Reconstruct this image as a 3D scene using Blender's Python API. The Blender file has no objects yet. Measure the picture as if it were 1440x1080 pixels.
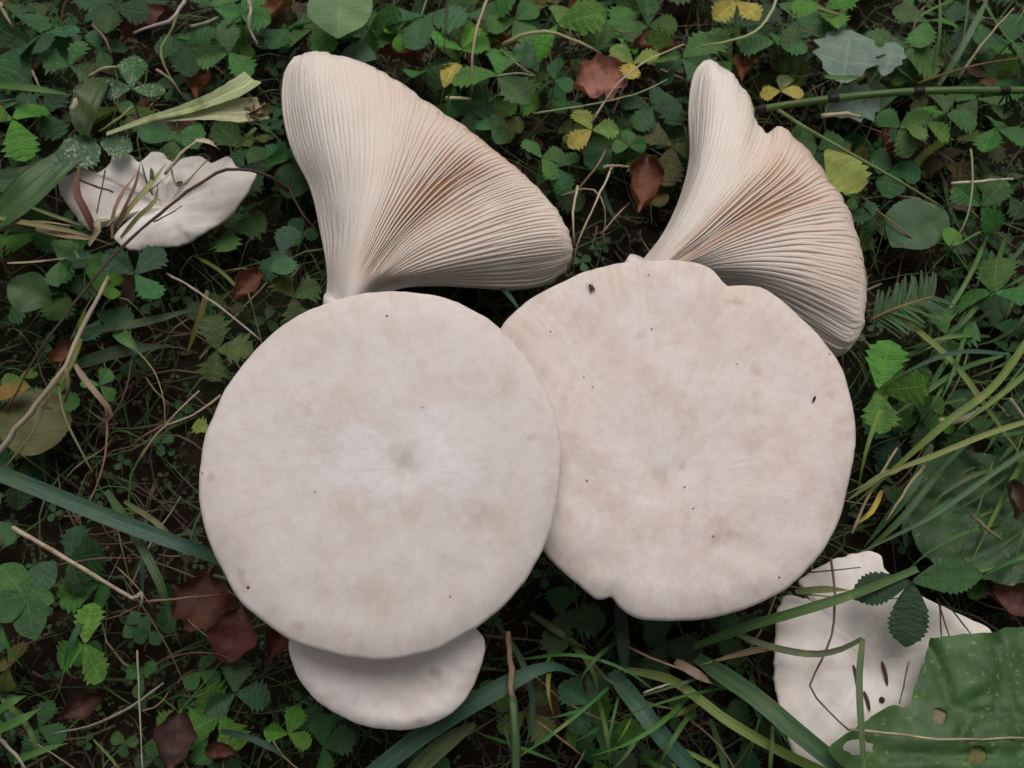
import bpy, bmesh, math, random
import numpy as np
from mathutils import Vector, Matrix, Quaternion, noise as mnoise
from mathutils.geometry import delaunay_2d_cdt

random.seed(11); np.random.seed(11)
R = math.radians
SC = bpy.context.scene
COL = SC.collection

# ------------------------------------------------------------------ camera
TILT = R(21.0)                 # off the vertical: someone bending over the mushrooms
HFOV = R(50.0)
DIST = 0.64
cam_d = bpy.data.cameras.new('camera'); cam = bpy.data.objects.new('camera', cam_d); COL.objects.link(cam)
CAM = Vector((0, -DIST*math.sin(TILT), DIST*math.cos(TILT)))
cam.location = CAM; cam.rotation_euler = (TILT, 0, 0)
cam_d.sensor_width = 36; cam_d.lens = 18/math.tan(HFOV/2)
cam_d.clip_start = 0.01; cam_d.clip_end = 200
cam_d.dof.use_dof = True; cam_d.dof.focus_distance = 0.545; cam_d.dof.aperture_fstop = 14
SC.camera = cam

# ------------------------------------------------------------------ world, sun, exposure
SUN_EL, SUN_AZ = R(62), R(10)          # azimuth measured from +Y towards +X (the light comes from the far side)
w = bpy.data.worlds.new('World'); SC.world = w; w.use_nodes = True
nt = w.node_tree; nt.nodes.clear()
sky = nt.nodes.new('ShaderNodeTexSky'); sky.sky_type = 'NISHITA'; sky.sun_disc = False
sky.sun_elevation = SUN_EL; sky.sun_rotation = SUN_AZ; sky.dust_density = 4.0; sky.ozone_density = 1.0; sky.air_density = 1.0
hs = nt.nodes.new('ShaderNodeHueSaturation'); hs.inputs['Saturation'].default_value = 0.18   # cloud cover greys the sky
bg = nt.nodes.new('ShaderNodeBackground'); bg.inputs['Strength'].default_value = 0.05
ow = nt.nodes.new('ShaderNodeOutputWorld')
nt.links.new(sky.outputs[0], hs.inputs['Color']); nt.links.new(hs.outputs[0], bg.inputs['Color']); nt.links.new(bg.outputs[0], ow.inputs['Surface'])
sun_d = bpy.data.lights.new('sun', 'SUN'); sun_d.energy = 1.4; sun_d.angle = R(45); sun_d.color = (1.0, 0.968, 0.94)
sun = bpy.data.objects.new('sun', sun_d); COL.objects.link(sun)
sdir = Vector((math.sin(SUN_AZ)*math.cos(SUN_EL), math.cos(SUN_AZ)*math.cos(SUN_EL), math.sin(SUN_EL)))
sun.rotation_euler = sdir.to_track_quat('Z', 'Y').to_euler(); sun.location = sdir*3
SC.view_settings.view_transform = 'Standard'; SC.view_settings.look = 'None'; SC.view_settings.gamma = 1
SC.view_settings.exposure = 0.26
SC.cycles.max_bounces = 6; SC.cycles.transparent_max_bounces = 4

# ------------------------------------------------------------------ geometry of the view: pixel + height -> place
KPX = 2*math.tan(HFOV/2)/1440
FWD = Vector((0, math.sin(TILT), -math.cos(TILT))); UPV = Vector((0, math.cos(TILT), math.sin(TILT))); RT = Vector((1, 0, 0))
def ray(px, py): return FWD + RT*((px-720)*KPX) + UPV*((540-py)*KPX)
def P(px, py, z):
    d = ray(px, py); return CAM + d*((z-CAM.z)/d.z)
def onplane(px, py, c, n):
    d = ray(px, py); return CAM + d*((c-CAM).dot(n)/d.dot(n))
def pix(p):
    q = Vector(p)-CAM; f = q.dot(FWD); return (720+q.dot(RT)/f/KPX, 540-q.dot(UPV)/f/KPX)
def mpp(z=0.03): return (CAM.z-z)/math.cos(TILT)*KPX        # metres for one photo pixel near the middle
def scale_at(px, py, z): return (P(px, py, z)-CAM).dot(FWD)*KPX

def crv(pts, n):
    """Catmull-Rom through pts (any dimension), n samples evenly spread along the length"""
    p = np.array(pts, float)
    if len(p) == 2: p = np.array([p[0], (p[0]+p[1])/2, p[1]])
    q = np.vstack([2*p[0]-p[1], p, 2*p[-1]-p[-2]])
    out = []
    for i in range(1, len(q)-2):
        for t in np.linspace(0, 1, 16, endpoint=False):
            a, b, c, d = q[i-1], q[i], q[i+1], q[i+2]
            out.append(0.5*((2*b)+(-a+c)*t+(2*a-5*b+4*c-d)*t*t+(-a+3*b-3*c+d)*t**3))
    out.append(p[-1]); out = np.array(out)
    L = np.concatenate([[0], np.cumsum(np.linalg.norm(np.diff(out, axis=0), axis=1))])
    s = np.linspace(0, L[-1], n)
    return np.array([np.interp(s, L, out[:, k]) for k in range(out.shape[1])]).T

# ------------------------------------------------------------------ materials
class NT:
    def __init__(s, name):
        s.m = bpy.data.materials.new(name); s.m.use_nodes = True; s.t = s.m.node_tree; s.t.nodes.clear()
        s.out = s.n('ShaderNodeOutputMaterial')
    def n(s, typ, **kw):
        o = s.t.nodes.new(typ)
        for k, v in kw.items():
            if k.startswith('i_'):
                key = k[2:]; key = int(key) if key.isdigit() else key.replace('_', ' ')
                s.set(o.inputs[key], v)
            else: setattr(o, k, v)
        return o
    def set(s, inp, v):
        if hasattr(v, 'is_output'): s.t.links.new(v, inp)
        elif isinstance(v, bpy.types.Node): s.t.links.new(v.outputs[0], inp)
        else: inp.default_value = v
    def math(s, op, a, b=0.0, c=0.0, clamp=False):
        o = s.t.nodes.new('ShaderNodeMath'); o.operation = op; o.use_clamp = clamp
        s.set(o.inputs[0], a); s.set(o.inputs[1], b); s.set(o.inputs[2], c); return o.outputs[0]
    def vmath(s, op, a, b=None, sc=None):
        o = s.t.nodes.new('ShaderNodeVectorMath'); o.operation = op
        s.set(o.inputs[0], a)
        if b is not None: s.set(o.inputs[1], b)
        if sc is not None: s.set(o.inputs['Scale'], sc)
        return o.outputs['Value'] if op in ('LENGTH', 'DOT_PRODUCT') else o.outputs[0]
    def noise(s, vec, scale, detail=4, rough=0.55):
        o = s.t.nodes.new('ShaderNodeTexNoise'); o.inputs['Scale'].default_value = scale
        o.inputs['Detail'].default_value = detail; o.inputs['Roughness'].default_value = rough
        if vec is not None: s.set(o.inputs['Vector'], vec)
        return o.outputs['Fac']
    def ramp(s, fac, a, b):
        o = s.t.nodes.new('ShaderNodeMapRange'); o.interpolation_type = 'SMOOTHSTEP'
        s.set(o.inputs[0], fac); o.inputs[1].default_value = a; o.inputs[2].default_value = b; return o.outputs[0]
    def mix(s, f, a, b, typ='MIX'):
        o = s.t.nodes.new('ShaderNodeMix'); o.data_type = 'RGBA'; o.blend_type = typ
        s.set(o.inputs[0], f)
        for i, v in ((6, a), (7, b)):
            if isinstance(v, tuple) and len(v) == 3: v = v+(1,)
            s.set(o.inputs[i], v)
        return o.outputs[2]
    def bump(s, h, strength, dist, normal=None):
        o = s.t.nodes.new('ShaderNodeBump'); o.inputs['Strength'].default_value = strength; o.inputs['Distance'].default_value = dist
        s.set(o.inputs['Height'], h)
        if normal is not None: s.set(o.inputs['Normal'], normal)
        return o.outputs[0]
    def bsdf(s, col, rough=0.6, normal=None, spec=0.4, sss=0.0, sssr=(0.01, 0.006, 0.004), trans=0.0, tcol=None, sheen=0.0):
        b = s.n('ShaderNodeBsdfPrincipled'); s.set(b.inputs['Base Color'], col if not (isinstance(col, tuple) and len(col) == 3) else col+(1,))
        s.set(b.inputs['Roughness'], rough); b.inputs['Specular IOR Level'].default_value = spec
        if sss:
            b.inputs['Subsurface Weight'].default_value = sss; b.inputs['Subsurface Radius'].default_value = sssr; b.inputs['Subsurface Scale'].default_value = 1.0
        if sheen: b.inputs['Sheen Weight'].default_value = sheen
        if normal is not None: s.set(b.inputs['Normal'], normal)
        o = b.outputs[0]
        if trans:
            tr = s.n('ShaderNodeBsdfTranslucent'); s.set(tr.inputs[0], tcol if tcol is not None else col)
            mx = s.n('ShaderNodeMixShader'); mx.inputs[0].default_value = trans
            s.t.links.new(o, mx.inputs[1]); s.t.links.new(tr.outputs[0], mx.inputs[2]); o = mx.outputs[0]
        s.t.links.new(o, s.out.inputs['Surface']); return s.m

def mat_cap(name, base, tan, pale, seed, speck=True):
    """mushroom cap: off-white felt with beige clouds and radial fibres (object space: axis = Z, centre = origin)"""
    k = NT(name); tc = k.n('ShaderNodeTexCoord').outputs['Object']
    vec = k.vmath('ADD', tc, (seed*1.7, seed*0.9, 0))
    flat = k.vmath('MULTIPLY', tc, (1, 1, 0)); rad = k.vmath('LENGTH', flat)
    dirn = k.vmath('NORMALIZE', flat)
    comb = k.n('ShaderNodeCombineXYZ'); k.set(comb.inputs[2], k.math('MULTIPLY', rad, 14.0))
    streakv = k.vmath('ADD', k.vmath('SCALE', dirn, sc=9.0), comb.outputs[0])
    streak = k.noise(streakv, 2.4, 5, 0.6)
    fine = k.noise(k.vmath('ADD', k.vmath('SCALE', dirn, sc=30.0), comb.outputs[0]), 2.0, 3, 0.6)
    cloud = k.noise(vec, 30.0, 7, 0.72); cloud2 = k.noise(k.vmath('ADD', vec, (4.1, 2.2, 0)), 70.0, 6, 0.7)
    c = k.mix(k.math('MULTIPLY', k.ramp(cloud, 0.42, 0.74), 0.62), base, tan)
    c = k.mix(k.math('MULTIPLY', k.ramp(cloud2, 0.5, 0.75), 0.35), c, tan)
    patch = k.ramp(k.noise(k.vmath('ADD', vec, (1.3, 7.7, 0)), 30.0, 3), 0.42, 0.62)
    st = k.math('MULTIPLY', k.math('MULTIPLY', k.ramp(streak, 0.45, 0.75), 0.38), patch)
    c = k.mix(st, c, tan)
    # the felt is whiter in broken rays round the middle
    inner = k.math('MULTIPLY', k.ramp(rad, 0.062, 0.018), k.ramp(k.noise(k.vmath('ADD', vec, (5.3, 1.7, 0)), 34.0, 4, 0.65), 0.40, 0.60))
    c = k.mix(k.math('MULTIPLY', inner, k.math('ADD', 0.35, k.math('MULTIPLY', k.ramp(fine, 0.35, 0.65), 0.45))), c, pale)
    grain = k.noise(vec, 170.0, 5, 0.7); c = k.mix(k.math('MULTIPLY', k.ramp(grain, 0.42, 0.68), 0.30), c, tan)
    stain = k.math('MULTIPLY', k.ramp(k.noise(k.vmath('ADD', vec, (2.7, 5.1, 3)), 16.0, 6, 0.7), 0.54, 0.70), 0.45); c = k.mix(stain, c, tuple(v*0.86 for v in tan))
    dim = k.math('MULTIPLY', k.ramp(rad, 0.011, 0.002), k.ramp(k.noise(vec, 120.0, 4), 0.35, 0.6)); c = k.mix(k.math('MULTIPLY', dim, 0.45), c, (0.54, 0.41, 0.31))
    rimt = k.math('MULTIPLY', k.ramp(rad, 0.078, 0.098), k.ramp(k.noise(streakv, 2.0, 4), 0.40, 0.65)); c = k.mix(k.math('MULTIPLY', rimt, 0.35), c, tan)
    # rust freckles and specks
    fr = k.noise(k.vmath('ADD', vec, (9, 3, 1)), 60.0, 2, 0.5)
    c = k.mix(k.math('MULTIPLY', k.ramp(fr, 0.66, 0.80), 0.45), c, (0.42, 0.27, 0.16))
    if speck:
        vo = k.n('ShaderNodeTexVoronoi'); vo.inputs['Scale'].default_value = 95.0; k.set(vo.inputs['Vector'], vec)
        dot = k.math('LESS_THAN', vo.outputs['Distance'], 0.06)
        sel = k.math('GREATER_THAN', k.noise(k.vmath('SCALE', vo.outputs['Position'], sc=1.0), 70.0, 1), 0.62)
        c = k.mix(k.math('MULTIPLY', k.math('MULTIPLY', dot, sel), 0.75), c, (0.10, 0.06, 0.04))
    h = k.math('ADD', k.math('MULTIPLY', fine, 0.35), k.math('ADD', k.math('MULTIPLY', k.noise(vec, 260.0, 4, 0.7), 0.35), k.math('MULTIPLY', cloud2, 0.9)))
    nb = k.bump(h, 0.24, 0.0012)
    return k.bsdf(c, 0.72, nb, spec=0.25, sss=0.12, sssr=(0.006, 0.004, 0.003))

M = {}
M['cap_a'] = mat_cap('cap_ivory', (0.780, 0.700, 0.655), (0.625, 0.505, 0.420), (0.86, 0.835, 0.855), 1.0)
M['cap_b'] = mat_cap('cap_beige', (0.800, 0.705, 0.655), (0.615, 0.465, 0.375), (0.82, 0.745, 0.71), 2.3)
M['cap_c'] = mat_cap('cap_small', (0.86, 0.775, 0.715), (0.74, 0.60, 0.50), (0.88, 0.83, 0.81), 3.1, False)
M['cap_d'] = mat_cap('cap_white', (0.815, 0.745, 0.69), (0.67, 0.54, 0.45), (0.86, 0.82, 0.80), 4.7)

def mat_gill(name, a, b, seed):
    k = NT(name); tc = k.n('ShaderNodeTexCoord').outputs['Object']; oi = k.n('ShaderNodeObjectInfo')
    f = k.noise(tc, 45.0, 3); c = k.mix(k.ramp(f, 0.35, 0.7), a, b)
    c = k.mix(k.math('MULTIPLY', oi.outputs['Random'], 0.25), c, b)
    if seed == 1:
        at = k.n('ShaderNodeAttribute', attribute_name='tint'); c = k.mix(at.outputs['Fac'], c, (0.70, 0.545, 0.44))
    if seed == 2:
        at = k.n('ShaderNodeAttribute', attribute_name='tint'); c = k.mix(at.outputs['Fac'], (0.80, 0.69, 0.60), c)
    nb = k.bump(k.noise(tc, 500.0, 3, 0.6), 0.2, 0.0008)
    return k.bsdf(c, 0.65, nb, spec=0.25)
M['gill'] = mat_gill('gill_cream', (0.85, 0.765, 0.69), (0.81, 0.705, 0.62), 1)
M['gill_floor'] = mat_gill('gill_floor_tan', (0.56, 0.33, 0.20), (0.48, 0.26, 0.15), 2)
M['stem'] = mat_gill('stem_felt', (0.82, 0.755, 0.715), (0.75, 0.65, 0.58), 3)

def mat_leaf(name, rough=0.50, speck=0.0, mildew=(0.55, 0.58, 0.45), spec=0.36, veins=True, blotch=None, trans=0.22, bump=0.2, vcol=(2.0, 1.85, 1.8)):
    """tint = the object's own colour; side veins follow the mesh rows stored in the UV map"""
    k = NT(name); oi = k.n('ShaderNodeObjectInfo'); tc = k.n('ShaderNodeTexCoord')
    uvs = k.n('ShaderNodeSeparateXYZ'); k.set(uvs.inputs[0], tc.outputs['UV'])
    gen = k.vmath('ADD', tc.outputs['Object'], k.vmath('SCALE', (31.0, 17.0, 5.0), sc=oi.outputs['Random']))
    f = k.noise(gen, 3.0, 4, 0.6); g = k.noise(gen, 11.0, 4, 0.65)
    col = oi.outputs['Color']
    c = k.mix(k.ramp(f, 0.3, 0.75), k.mix(0.55, col, (0.65, 0.65, 0.65), 'MULTIPLY'), k.mix(0.5, col, (1.5, 1.42, 1.15), 'MULTIPLY'))
    h = k.math('MULTIPLY', g, 0.5)
    if veins:
        fr = k.math('FRACT', k.math('ADD', uvs.outputs[0], k.math('MULTIPLY', k.math('SUBTRACT', k.noise(gen, 5.0, 2), 0.5), 0.55))); tri = k.math('ABSOLUTE', k.math('SUBTRACT', fr, 0.5))      # 0 on a side vein
        side = k.math('ABSOLUTE', k.math('SUBTRACT', uvs.outputs[1], 0.5))
        mid = k.ramp(side, 0.035, 0.008); vn = k.math('MULTIPLY', k.ramp(tri, 0.13, 0.03), k.ramp(side, 0.5, 0.3))
        v = k.math('MAXIMUM', mid, k.math('MULTIPLY', vn, 0.75))
        c = k.mix(k.math('MULTIPLY', v, 0.30), c, k.mix(1.0, col, vcol, 'MULTIPLY'))
        h = k.math('SUBTRACT', h, k.math('MULTIPLY', v, 0.9))
    if blotch:
        b = k.ramp(k.noise(k.vmath('ADD', gen, (3, 8, 1)), 3.0, 7, 0.72), 0.46, 0.62); c = k.mix(k.math('MULTIPLY', b, 0.75), c, blotch)
    if speck:
        s1 = k.ramp(k.noise(gen, 16.0, 5, 0.7), 0.62-speck*0.12, 0.70-speck*0.08); s2 = k.ramp(k.noise(gen, 3.2, 2), 0.42, 0.58)
        c = k.mix(k.math('MULTIPLY', k.math('MULTIPLY', s1, s2), 0.8), c, mildew)
    nb = k.bump(h, bump, 0.05)
    r = k.math('ADD', rough, k.math('MULTIPLY', k.math('SUBTRACT', g, 0.5), 0.25))
    return k.bsdf(c, r, nb, spec=spec, trans=trans, tcol=k.mix(1.0, c, (1.3, 1.5, 0.6), 'MULTIPLY'))
M['leaf'] = mat_leaf('leaf_green', bump=0.3)
M['leaf_smooth'] = mat_leaf('leaf_smooth', bump=0.07)
M['leaf_speck'] = mat_leaf('leaf_mildewed', speck=1.0)
M['leaf_big'] = mat_leaf('leaf_broad', speck=0.45, mildew=(0.25, 0.34, 0.12), veins=False, rough=0.5, bump=0.07)
M['leaf_turning'] = mat_leaf('leaf_turning', blotch=(0.30, 0.27, 0.05))
M['leaf_silver'] = mat_leaf('leaf_silver', rough=0.7, spec=0.25)
M['dead'] = mat_leaf('leaf_dead', rough=0.6, spec=0.3, blotch=(0.07, 0.03, 0.02), trans=0.12, bump=0.12, vcol=(0.6, 0.55, 0.5))

def mat_grass(name, rough, blotch, spec=0.4, trans=0.15):
    k = NT(name); oi = k.n('ShaderNodeObjectInfo'); tc = k.n('ShaderNodeTexCoord')
    uvs = k.n('ShaderNodeSeparateXYZ'); k.set(uvs.inputs[0], tc.outputs['UV']); col = oi.outputs['Color']
    cv = k.n('ShaderNodeCombineXYZ'); k.set(cv.inputs[0], k.math('MULTIPLY', uvs.outputs[1], 12.0)); k.set(cv.inputs[1], k.math('MULTIPLY', uvs.outputs[0], 0.6)); k.set(cv.inputs[2], k.math('MULTIPLY', oi.outputs['Random'], 40.0))
    str_ = k.noise(cv, 1.6, 3); f = k.noise(tc.outputs['Object'], 60.0, 4, 0.65)
    c = k.mix(k.ramp(str_, 0.3, 0.7), k.mix(0.6, col, (0.6, 0.62, 0.6), 'MULTIPLY'), k.mix(0.6, col, (1.45, 1.35, 1.2), 'MULTIPLY'))
    if blotch: c = k.mix(k.math('MULTIPLY', k.ramp(f, 0.52, 0.72), 0.65), c, blotch)
    rib = k.ramp(k.math('ABSOLUTE', k.math('SUBTRACT', uvs.outputs[1], 0.5)), 0.07, 0.02); c = k.mix(k.math('MULTIPLY', rib, 0.35), c, k.mix(1.0, col, (1.9, 1.7, 1.6), 'MULTIPLY'))
    nb = k.bump(k.math('ADD', str_, k.math('MULTIPLY', f, 0.4)), 0.4, 0.0012)
    return k.bsdf(c, rough, nb, spec=spec, trans=trans)
M['grass'] = mat_grass('grass_green', 0.42, (0.10, 0.12, 0.035))
M['grass_spot'] = mat_grass('grass_spotted', 0.5, (0.30, 0.26, 0.08))
M['straw'] = mat_grass('straw_dry', 0.7, (0.16, 0.10, 0.06), spec=0.25, trans=0.05)
M['twig'] = mat_grass('twig_bark', 0.75, (0.05, 0.03, 0.02), spec=0.25, trans=0.0)

def mat_soil():
    k = NT('soil'); tc = k.n('ShaderNodeTexCoord').outputs['Object']
    a = k.noise(tc, 40.0, 6, 0.7); b = k.noise(tc, 7.0, 4)
    c = k.mix(k.ramp(a, 0.3, 0.7), (0.010, 0.007, 0.005), (0.034, 0.022, 0.014)); c = k.mix(k.ramp(b, 0.45, 0.65), c, (0.022, 0.028, 0.010))
    return k.bsdf(c, 0.95, k.bump(a, 0.8, 0.01), spec=0.1)
M['soil'] = mat_soil()
def mat_stuff(name, rough=0.6, trans=0.12):
    k = NT(name); at = k.n('ShaderNodeAttribute', attribute_name='tint'); tc = k.n('ShaderNodeTexCoord').outputs['Object']
    c = k.mix(0.6, at.outputs['Color'], k.mix(k.noise(tc, 90.0, 3), (0.6, 0.6, 0.6), (1.6, 1.6, 1.5)), 'MULTIPLY')
    return k.bsdf(c, rough, spec=0.3, trans=trans)
M['stuff'] = mat_stuff('undergrowth')
def mat_plain(name, c, rough=0.6, c2=None):
    k = NT(name); tc = k.n('ShaderNodeTexCoord').outputs['Object']
    return k.bsdf(k.mix(k.noise(tc, 300.0, 4, 0.7), c, c2 or tuple(v*0.5 for v in c)), rough, spec=0.3)
M['dark'] = mat_plain('dark_chitin', (0.035, 0.025, 0.02)); M['node'] = mat_plain('horsetail_sheath', (0.022, 0.014, 0.012))
M['needle_red'] = mat_plain('needle_russet', (0.12, 0.045, 0.03))

# ------------------------------------------------------------------ object helpers
def mesh(name, v, f, uv=None, smooth=True, mats=None, midx=None):
    me = bpy.data.meshes.new(name); me.from_pydata([tuple(p) for p in v], [], [tuple(q) for q in f])
    if uv is not None:
        l = me.uv_layers.new(name='UVMap'); vi = np.zeros(len(me.loops), dtype=np.int32); me.loops.foreach_get('vertex_index', vi)
        l.data.foreach_set('uv', np.array(uv, dtype=np.float32)[vi].ravel())
    for m in (mats or []): me.materials.append(m)
    if midx is not None: me.polygons.foreach_set('material_index', np.array(midx, dtype=np.int32))
    if smooth: me.polygons.foreach_set('use_smooth', np.ones(len(me.polygons), dtype=bool))
    me.update(); return me
def link(name, me, parent=None, col=None, loc=None, rot=None, scale=None):
    o = bpy.data.objects.new(name, me); COL.objects.link(o)
    if parent is not None: o.parent = parent
    if loc is not None: o.location = loc
    if rot is not None:
        if isinstance(rot, Quaternion): o.rotation_mode = 'QUATERNION'; o.rotation_quaternion = rot
        else: o.rotation_euler = rot
    if scale is not None: o.scale = (scale,)*3 if isinstance(scale, (int, float)) else scale
    if col is not None: o.color = (*col, 1)
    return o
def empty(name, loc=(0, 0, 0), rot=None, scale=None):
    o = link(name, None, loc=loc, rot=rot, scale=scale); o.empty_display_size = 0.01; return o
def tag(o, label, cat, group=None, kind=None):
    if label: o['label'] = label
    if cat: o['category'] = cat
    if group: o['group'] = group
    if kind: o['kind'] = kind
    return o
def tube(path, rad, sides=7, uv=True):
    """path: Nx3, rad: scalar or N; closed ends"""
    p = np.array(path, float); n = len(p); rad = np.full(n, rad) if np.isscalar(rad) else np.array(rad)
    tg = np.gradient(p, axis=0); tg /= np.linalg.norm(tg, axis=1)[:, None]+1e-12
    ref = np.array([0, 0, 1.0]) if abs(tg[0][2]) < 0.9 else np.array([1.0, 0, 0])
    V, F, U = [], [], []
    for i in range(n):
        a = np.cross(tg[i], ref); a /= np.linalg.norm(a)+1e-12; b = np.cross(a, tg[i]); ref = b
        for s in range(sides):
            an = 2*math.pi*s/sides; V.append(p[i]+rad[i]*(a*math.cos(an)+b*math.sin(an))); U.append((i/3, s/sides))
    for i in range(n-1):
        for s in range(sides):
            t = (s+1) % sides; F.append((i*sides+s, i*sides+t, (i+1)*sides+t, (i+1)*sides+s))
    F.append(tuple(range(sides))[::-1]); F.append(tuple((n-1)*sides+s for s in range(sides)))
    return V, F, U
def ribbon(path, width, up=(0, 0, 1), fold=0.25, taper=(0.5, 0.04), twist=0.0):
    p = np.array(path, float); n = len(p); tg = np.gradient(p, axis=0); tg /= np.linalg.norm(tg, axis=1)[:, None]+1e-12
    V, F, U = [], [], []
    for i in range(n):
        t = i/(n-1); a = np.cross(tg[i], np.array(up)); a /= np.linalg.norm(a)+1e-12; b = np.cross(a, tg[i])
        if twist: an = twist*t; a, b = a*math.cos(an)+b*math.sin(an), b*math.cos(an)-a*math.sin(an)
        ww = width*0.5*min(1.0, taper[0]+(1-taper[0])*t*6)*min(1.0, taper[1]+(1-taper[1])*(1-t)*2.6)
        for j, (x, z) in enumerate(((-1, fold), (-0.5, fold*0.35), (0, 0), (0.5, fold*0.35), (1, fold))):
            V.append(p[i]+a*x*ww+b*z*ww); U.append((i/4, j/4))
    for i in range(n-1):
        for j in range(4): F.append((i*5+j, i*5+j+1, i*5+j+6, i*5+j+5))
    return V, F, U
def to_local(V, o): return [Vector(v)-o for v in V]

# ------------------------------------------------------------------ label book: what each scattered thing stands beside
LM = [('left gilled mushroom', 600, 240, 150), ('right gilled mushroom', 1090, 290, 120), ('left round cap', 534, 668, 250), ('right round cap', 950, 620, 240),
      ('small lower cap', 545, 985, 90), ('ragged white mushroom', 220, 285, 80), ('torn white mushroom', 1215, 930, 120), ('withered pale leaf', 270, 150, 50),
      ('horsetail stem', 1290, 130, 20), ('silver grey leaf', 1195, 85, 40), ('big speckled leaf', 1380, 990, 70), ('blue-green grass blade', 150, 722, 30),
      ('fir twig', 1275, 435, 30), ('rose red dead leaf', 842, 115, 30), ('round pale green leaf', 475, 12, 40), ('pale broken stick', 100, 790, 30),
      ('dark red dead leaf', 330, 890, 30), ('dark thin twig', 120, 430, 30), ('oval leaved rosette', 40, 835, 40), ('curled brown dead leaf', 905, 255, 35),
      ('broad dark leaf', 1380, 735, 60), ('plantain leaf', 70, 245, 30), ('maroon dead leaf', 205, 35, 30)]
BOOK = []
def book(o, adj, kind, cat, group, pos, label=None):
    o['category'] = cat
    if group: o['group'] = group
    if label: o['label'] = label
    else: BOOK.append((o, adj, kind, pos))
    return o
def write_labels():
    ORD = ['nearest', 'second nearest', 'third nearest', 'fourth nearest', 'fifth nearest', 'sixth nearest', 'seventh nearest', 'eighth nearest', 'ninth nearest', 'tenth nearest', 'eleventh nearest', 'twelfth nearest', 'thirteenth nearest', 'fourteenth nearest', 'fifteenth nearest', 'sixteenth nearest']
    rows = {}
    for o, adj, kind, (x, y) in BOOK:
        nm, lx, ly, r = min(LM, key=lambda l: max(0, math.hypot(x-l[1], y-l[2])-l[3]))
        dx, dy = x-lx, y-ly; a = abs(dx); b = abs(dy)
        v = 'below' if dy > 0 else 'above'; h = 'right' if dx > 0 else 'left'
        d = v if b > 2.2*a else (h+' of' if a > 2.2*b else v+' '+h+' of')
        rows.setdefault((adj, kind, d, nm), []).append((max(0, math.hypot(dx, dy)-r), o))
    for (adj, kind, d, nm), l in rows.items():
        l.sort(key=lambda q: q[0])
        for i, (dist, o) in enumerate(l):
            s = f'{adj} {kind} {d} the {nm}'
            if len(l) > 1: s += ', '+(ORD[i] if i < 16 else 'far off')+' to it'
            if len(s.replace('-', ' ').split()) > 15: s = s.replace(' to it', '')
            o['label'] = s

# ------------------------------------------------------------------ the setting: ground
def gz(x, y):
    """height of the soil: it falls away towards the viewer and to the left"""
    t = min(1, max(0, (0.10-y-0.25*x)/0.30)); return -0.006-0.045*t*t*(3-2*t)
def ground():
    n = 60; V, F = [], []
    xs = np.concatenate([[-30, -8, -2], np.linspace(-0.8, 0.8, n), [2, 8, 30]])
    for y in xs:
        for x in xs:
            z = (mnoise.noise(Vector((x*9, y*9, 0)))*0.008+mnoise.noise(Vector((x*30, y*30, 3)))*0.003) if abs(x) < 1 and abs(y) < 1 else 0
            V.append((x, y, z+gz(x, y)))
    k = len(xs)
    for j in range(k-1):
        for i in range(k-1): F.append((j*k+i, j*k+i+1, (j+1)*k+i+1, (j+1)*k+i))
    o = link('ground', mesh('ground', V, F, mats=[M['soil']])); o['kind'] = 'structure'; o['label'] = 'dark soil of the forest edge under the plants'
ground()

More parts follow.
